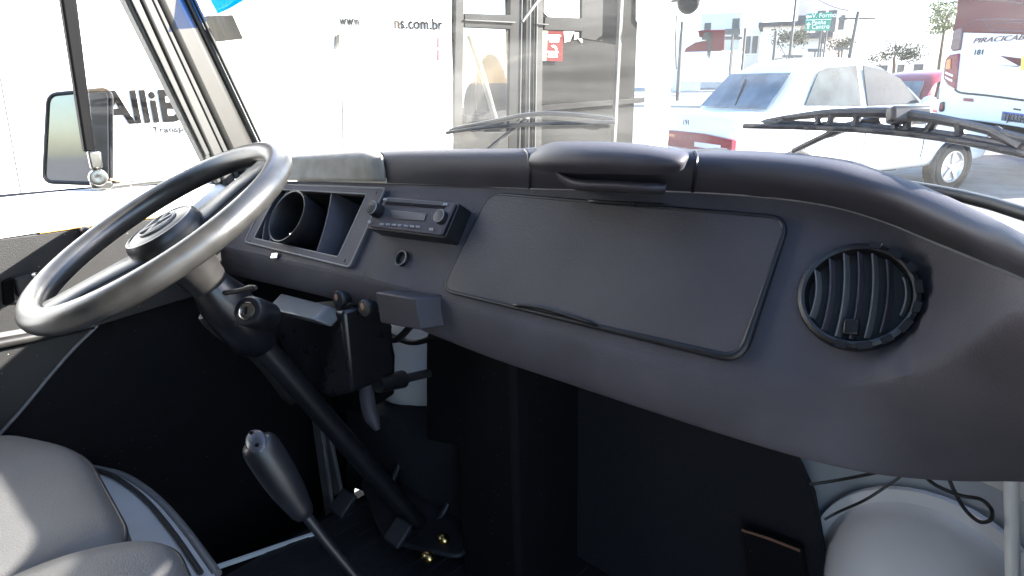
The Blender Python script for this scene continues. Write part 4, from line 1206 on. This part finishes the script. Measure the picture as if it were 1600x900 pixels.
MB().prism([cp_(u, v, .008) for u, v in ((1562, 87), (1578, 89), (1600, 92), (1640, 97), (1600, 103), (1592, 103))], -CN * .01).build('red_arrow', K['red'], coach)
MB().prism([cp_(u, v, .008) for u, v in ((1558, 102), (1592, 103), (1590, 104.5))], -CN * .01).build('red_arrow', K['redink'], coach)
MB().prism([cp_(u, v, .010) for u, v in ((1596, 88), (1640, 84), (1650, 112), (1594, 110))], -CN * .01).build('yellow_mark', K['yellow'], coach)
npl = MB().prism([cp_(u, v, .012) for u, v in ((1566, 174), (1616, 180), (1615, 195), (1564, 188))], -CN * .01).build('number_plate', K['plategrey'], coach)
MB().prism([cp_(u, v, .016) for u, v in ((1566, 174), (1616, 180), (1616, 183.5), (1566, 177.3))], -CN * .005).build('plate_band', K['plate'], npl)
p = cp_(1567, 187.3, .016)
text('TJI3334', 'plate_lettering', K['ink'], npl, p, cp_(1616, 194, .016) - p, UPZ, .135, ext=.003, wscale=.82)
MB().prism([cp_(u, v, .012) for u, v in ((1583, 169), (1594, 170.5), (1594, 173), (1583, 171.5))], -CN * .02).build('plate_lamp', K['ink'], coach)
for u in (1500, 1720):
    p = cp_(u, 205, -1.5)
    MB().lathe(V((p.x, p.y, GZ + .48)), CD, [(.3, -.14), (.48, -.13), (.48, .13), (.3, .14)], 28).build('tyre', K['tyre'], coach)
MB().prism([cp_(u, v, -.3) for u, v in ((1466, 178), (1740, 225), (1740, 246), (1468, 194))], -CN * 9).build('underbody', K['tyre'], coach)

# ---- road furniture, buildings
def at_d(u, v, d):            # point at distance d along the ground from the camera
    r = FW + RT * ((u - 800) / F_PX) + UP * ((450 - v) / F_PX)
    return CAM + r * (d / math.hypot(r.x, r.y))
def facing(d0):
    n_ = V((CAM.x - d0.x, CAM.y - d0.y, 0)).normalized(); return n_, V((-n_.y, n_.x, 0))

rd = MB().box((-60, 30, GZ + .004), (80, 40, GZ + .12)).build('pavement', K['pave']); rd['kind'] = 'structure'
b = MB()
for i in range(14):
    b.box((-30 + i * 5, 19, GZ + .004), (-27.4 + i * 5, 19.15, GZ + .008))
lm = b.build('lane_marking', K['signwhite']); lm['kind'] = 'structure'

# green direction sign on a pole
D0 = 46
s0 = at_d(1258, 47, D0); n_, x_ = facing(s0)
x_ = RT - n_ * RT.dot(n_); x_.z = 0; x_.normalize()
n_ = (n_ + x_ * .05).normalized()
cS = n_.dot(s0)
sg = root('road_sign', V((at_d(1287, 48, D0).x, at_d(1287, 48, D0).y, GZ)), 'green direction sign with white arrows reading V. Formosa and Penha Centro', 'road sign')
sp_ = lambda u, v, off=0: on(u, v, n_, cS + off)
MB().prism(rounded([sp_(u, v) for u, v in ((1260, 21.5), (1301, 19), (1296, 48), (1257, 48))], .08), -n_ * .06).build('panel', K['green'], sg)
b = MB(); b.prism([sp_(u, v, .03) for u, v in ((1259, 31), (1299, 29.8), (1298.8, 30.6), (1259, 31.8))], n_ * .01)
def arrow(c, s, rot):
    pts = [(0, 1), (.75, .25), (.28, .25), (.28, -1), (-.28, -1), (-.28, .25), (-.75, .25)]
    b.prism([sp_(c[0], c[1], .03) + (x_ * (math.cos(rot) * a - math.sin(rot) * d) + UPZ * (math.sin(rot) * a + math.cos(rot) * d)) * s for a, d in pts], n_ * .01)
arrow((1263.7, 26), .17, PI / 2); arrow((1263, 40), .19, 0)
b.build('arrows', K['signwhite'], sg)
for s_, u, v, sz in (('V. Formosa', 1268.5, 28.2, .36), ('Penha', 1268, 38.6, .34), ('Centro', 1268, 45.4, .34)):
    text(s_, 'lettering', K['signwhite'], sg, sp_(u, v, .03), x_, UPZ, sz * 1.05, ext=.01, wscale=.92)
for u in (1283, 1292):
    a = sp_(u, 47, -.12); MB().tube([V((a.x, a.y, GZ)), V((a.x, a.y, a.z + .8))], .05, 10).build('post', K['pole'], sg)

# street poles
def pole(u, vt, d, lab, arms=True, lean=0):
    t = at_d(u, vt, d)
    p = root('utility_pole', (t.x, t.y, GZ), lab, 'pole', 'utility poles along the far street')
    MB().tube([V((t.x + lean, t.y, GZ)), t], [.13, .09], 10).build('shaft', K['pole'], p)
    if arms:
        MB().obox(t - V((0, 0, .35)), RT * 1.0 * V((1, 1, 0)), V((0, .05, 0)), V((0, 0, .05))).build('crossarm', K['pole'], p)
        MB().tube([t - V((0, 0, .8)), t - V((0, 0, .5)) + RT * 1.2], .03, 8).build('bracket', K['pole'], p)
    return t
tops = [pole(1341, 18, 42, 'leaning pole with a crossarm right of the green sign', lean=-.25), pole(1213, 48, 50, 'dark pole below the black roof, left of the green sign', False), pole(1165, 44, 55, 'short dark pole beside the red truck', False), pole(1247, -30, 60, 'tall pole behind the left edge of the green sign', True), pole(1066, 34, 40, 'thin pole close beside the corner of the white bus', False)]
for a, c, sag, lab in ((tops[0], tops[3], .5, 'upper overhead wire stretched from pole to pole above the green sign'), (tops[0], at_d(1600, -30, 40), .4, 'overhead wire running right from the leaning pole towards the coach')):
    w = MB().tube([a.lerp(c, t) - V((0, 0, 4 * sag * t * (1 - t))) for t in [i / 10 for i in range(11)]], .02, 6).build('overhead_wire', K['wire'])
    tag(w, lab, 'wire')

def building(u0, u1, vtop, d, depth, m, lab, wins, roof=None):
    a, c = at_d(u0, vtop, d), at_d(u1, vtop, d)
    xx = V((c.x - a.x, c.y - a.y, 0)); w_ = xx.length; xx.normalize()
    nn_ = V((xx.y, -xx.x, 0))
    if nn_.dot(CAM - a) < 0: nn_ = -nn_
    z1 = (a.z + c.z) / 2
    o = V(((a.x + c.x) / 2, (a.y + c.y) / 2, GZ))
    rt = root('building', o, lab, 'building', 'pale buildings across the street')
    wl = MB().obox(o - nn_ * depth / 2 + V((0, 0, (z1 - GZ) / 2)), xx * w_ / 2, nn_ * depth / 2, V((0, 0, (z1 - GZ) / 2))).build('walls', m, rt)
    for (x0, x1, y0, y1) in wins:       # fractions of width / metres from the ground
        p = o + xx * (w_ * ((x0 + x1) / 2 - .5)) + V((0, 0, (y0 + y1) / 2)) + nn_ * .02
        f = MB().obox(p, xx * (w_ * (x1 - x0) / 2), nn_ * .05, V((0, 0, (y1 - y0) / 2))).build('window', K['window'], rt)
        MB().obox(p - V((0, 0, (y1 - y0) / 2 + .06)), xx * (w_ * (x1 - x0) / 2 + .1), nn_ * .12, V((0, 0, .06))).build('sill', K['paper'], f)
    if roof:
        p = o - nn_ * depth / 2 + V((0, 0, z1 - GZ + .2))
        MB().obox(p, xx * (w_ / 2 + .5), nn_ * (depth / 2 + .8), V((0, 0, .22))).build('roof', K[roof], rt)
    return rt
W2 = [(i * .25 + .06, i * .25 + .18, z, z + 1.3) for i in range(4) for z in (1.4, 4.6, 7.8)]
building(1055, 1100, 55, 75, 10, K['bld1'], 'low white building farthest left, beside the white bus corner', [(.2, .4, 1, 3), (.6, .8, 1, 3)])
building(1096, 1160, 20, 95, 12, K['bld1'], 'pale building with two small square windows behind the red truck', [(.1, .26, 6.5, 8.2), (.34, .5, 6.6, 7.3), (.78, .95, 6.2, 8.6), (.1, .8, 1.0, 3.2)])
building(1163, 1192, 28, 88, 12, K['bld1'], 'narrow pale building with a row of windows right of the truck', [(.2, .45, 4, 6), (.55, .85, 4, 6)])
building(1193, 1252, 41, 80, 8, K['bld1'], 'low house under a dark tiled roof left of the green sign', [(.1, .3, 1.2, 2.6), (.38, .6, 1.0, 3.2), (.7, .9, 1.2, 2.6)], 'roof')
building(1228, 1291, 60, 70, 6, K['bld1'], 'small house under a dark roof just below the green sign', [(.1, .3, .8, 2.2), (.4, .55, .2, 2.2), (.65, .9, .8, 2.2)], 'roof')
building(1252, 1332, -30, 90, 14, K['bld2'], 'tall pinkish block of flats behind the green sign', [(.03, .22, 5.8, 8.2), (.4, .56, 5.8, 8.6), (.62, .78, 6.2, 8.6), (.84, .95, 6.4, 8.0), (.1, .3, 10, 12), (.4, .6, 10, 12), (.1, .9, 2, 3)])
building(1335, 1400, 62, 95, 10, K['bld1'], 'low pale shed right of the leaning pole', [(.1, .5, 1, 2.4), (.6, .9, 1, 2.4)])
building(1400, 1475, 50, 110, 10, K['bld1'], 'long low white building under the tree', [(.15, .3, 1, 2.6), (.5, .7, 1, 2.6)])

# red truck far away
tk = at_d(1106, 80, 58)
td = V((.9, .43, 0)).normalized(); tn_ = V((td.y, -td.x, 0))
tz = tk.z - .2
tr_ = root('red_truck', V((tk.x, tk.y, tz - .5)), 'small red lorry seen far off beside the corner of the white bus', 'truck')
X = lambda a, h, s=0: V((tk.x, tk.y, tz)) + td * a + UPZ * h + tn_ * s
MB().prism([X(a, h, 1) for a, h in ((.05, .2), (1.25, .2), (1.25, 1.75), (-.9, 1.75), (-.75, 1.35), (-.2, 1.2))], -tn_ * 2).build('cab', K['red'], tr_, bevel=.06)
MB().prism([X(a, h, 1.02) for a, h in ((-1.9, .0), (-1.7, .45), (-1.0, .85), (-.1, 1.0), (.05, .1), (-.2, -.3))], -tn_ * 2).build('bonnet', K['red'], tr_, bevel=.06)
MB().prism([X(a, h, 1.04) for a, h in ((-.55, 1.05), (-.4, 1.6), (.0, 1.6), (.0, 1.0))], -tn_ * .03).build('side_window', K['carglass'], tr_)
MB().prism([X(a, h, 1.1) for a, h in ((-2.1, -2.2), (2.6, -2.2), (2.6, .15), (-1.95, .15))], -tn_ * 2.2).build('chassis', K['carwhite'], tr_, bevel=.08)
MB().obox(X(.1, .6, 1.05), td * .14, tn_ * .05, UPZ * .95).build('exhaust_stack', K['tyre'], tr_)

# dark street signboards and vans as small far things
def board(u0, v0, u1, v1, d, m, lab, cat, nm):
    q_ = [at_d(u0, v0, d), at_d(u1, v0, d), at_d(u1, v1, d), at_d(u0, v1, d)]
    o = (q_[2] + q_[3]) / 2
    nn_ = (CAM - q_[0]); nn_.z = 0; nn_.normalize()
    rt = root(nm, (o.x, o.y, GZ), lab, cat, 'small boards across the street')
    MB().prism(q_, -nn_ * .15).build('panel', K[m], rt)
    MB().tube([o - nn_ * .2, V((o.x, o.y, GZ)) - nn_ * .2], .07, 8).build('post', K['pole'], rt)
board(1133, 45, 1157, 54, 52, 'window', 'dark rectangular signboard right of the red truck', 'signboard', 'signboard')
board(1132, 57, 1160, 62, 53, 'window', 'long narrow dark board just under the dark signboard', 'signboard', 'signboard')
board(1262, 76, 1286, 81, 60, 'window', 'low dark board below the green sign', 'signboard', 'signboard')
board(1303, 74, 1330, 78, 62, 'window', 'long grey board at the foot of the leaning pole', 'signboard', 'signboard')
board(1222, 86, 1254, 90, 40, 'window', 'low dark barrier just above the white car roof', 'barrier', 'barrier')
board(1280, 50, 1288, 68, 56, 'pole', 'grey louvred panel hanging under the green sign', 'signboard', 'signboard')

# trees
def tree(u, v, d, lab, leaf, sx, sz, n, seed, dens=60):
    tc_ = at_d(u, v, d)
    tre = root('tree', (tc_.x, tc_.y, GZ), lab, 'tree', 'trees along the far street')
    MB().tube([V((tc_.x + .3, tc_.y, GZ)), V((tc_.x + .1, tc_.y, GZ + 2)), tc_ - V((0, 0, .3)), tc_ + V((.2, 0, .7 * sz))], [.16, .12, .08, .03], 8).build('trunk', K['bark'], tre)
    b = MB()
    rng = random.Random(seed)
    for k in range(n):
        a = tc_ + V((rng.uniform(-1.2, 1.3) * sx, rng.uniform(-1, 1) * sx, rng.uniform(-.9, 1.2) * sz))
        for j in range(dens):
            p = a + V((rng.gauss(0, .26), rng.gauss(0, .26), rng.gauss(0, .2)))
            d1 = V((rng.uniform(-1, 1), rng.uniform(-1, 1), rng.uniform(-1, 1))).normalized() * .10; d2 = d1.orthogonal().normalized() * .06
            b.add([p - d1, p + d2, p + d1, p - d2], [(0, 1, 2, 3)])
    b.build('crown', K[leaf], tre)


tree(1478, 30, 60, 'small sunlit tree left of the red top of the coach', 'leaf', 1, 1, 26, 3)
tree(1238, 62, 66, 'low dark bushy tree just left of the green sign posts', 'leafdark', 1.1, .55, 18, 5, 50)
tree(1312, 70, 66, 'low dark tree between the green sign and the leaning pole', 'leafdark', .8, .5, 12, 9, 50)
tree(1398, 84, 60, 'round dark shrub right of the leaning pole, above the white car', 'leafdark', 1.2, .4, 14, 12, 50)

# ================================================================== LIGHT, WORLD, CAMERA
SUN = V((1.0, .80, .578)).normalized()
sl = bpy.data.lights.new('sun', 'SUN'); sl.energy = 5.0; sl.angle = R(.5); sl.color = (1, .96, .9)
so_ = bpy.data.objects.new('sun', sl); COL.objects.link(so_)
so_.rotation_euler = (-SUN).to_track_quat('-Z', 'Y').to_euler()
so_.location = (5, 5, 8)
w = bpy.data.worlds.new('World'); S.world = w; w.use_nodes = True
nt = w.node_tree
bg = nt.nodes['Background']; bg.inputs['Strength'].default_value = .115
sky = nt.nodes.new('ShaderNodeTexSky'); sky.sky_type = 'NISHITA'; sky.sun_disc = False; sky.ozone_density = 3.0
sky.sun_elevation = math.asin(SUN.z); sky.sun_rotation = math.atan2(SUN.x, SUN.y)
nt.links.new(sky.outputs['Color'], bg.inputs['Color'])

cd = bpy.data.cameras.new('camera'); co = bpy.data.objects.new('camera', cd); COL.objects.link(co)
cd.sensor_width = 36; cd.lens = 36 * F_PX / 1600; cd.clip_start = .02; cd.clip_end = 2000
mx = M4((( RT.x, UP.x, -FW.x, CAM.x), (RT.y, UP.y, -FW.y, CAM.y), (RT.z, UP.z, -FW.z, CAM.z), (0, 0, 0, 1)))
co.matrix_world = mx
S.camera = co
S.view_settings.view_transform = 'Standard'
S.view_settings.look = 'None'
S.view_settings.exposure = 3.0
S.view_settings.gamma = 1
S.view_settings.use_curve_mapping = False
S.cycles.use_denoising = True
S.cycles.max_bounces = 10
S.cycles.diffuse_bounces = 6
S.cycles.transparent_max_bounces = 24
S.cycles.sample_clamp_indirect = 8
S.cycles.caustics_reflective = False
S.cycles.caustics_refractive = False
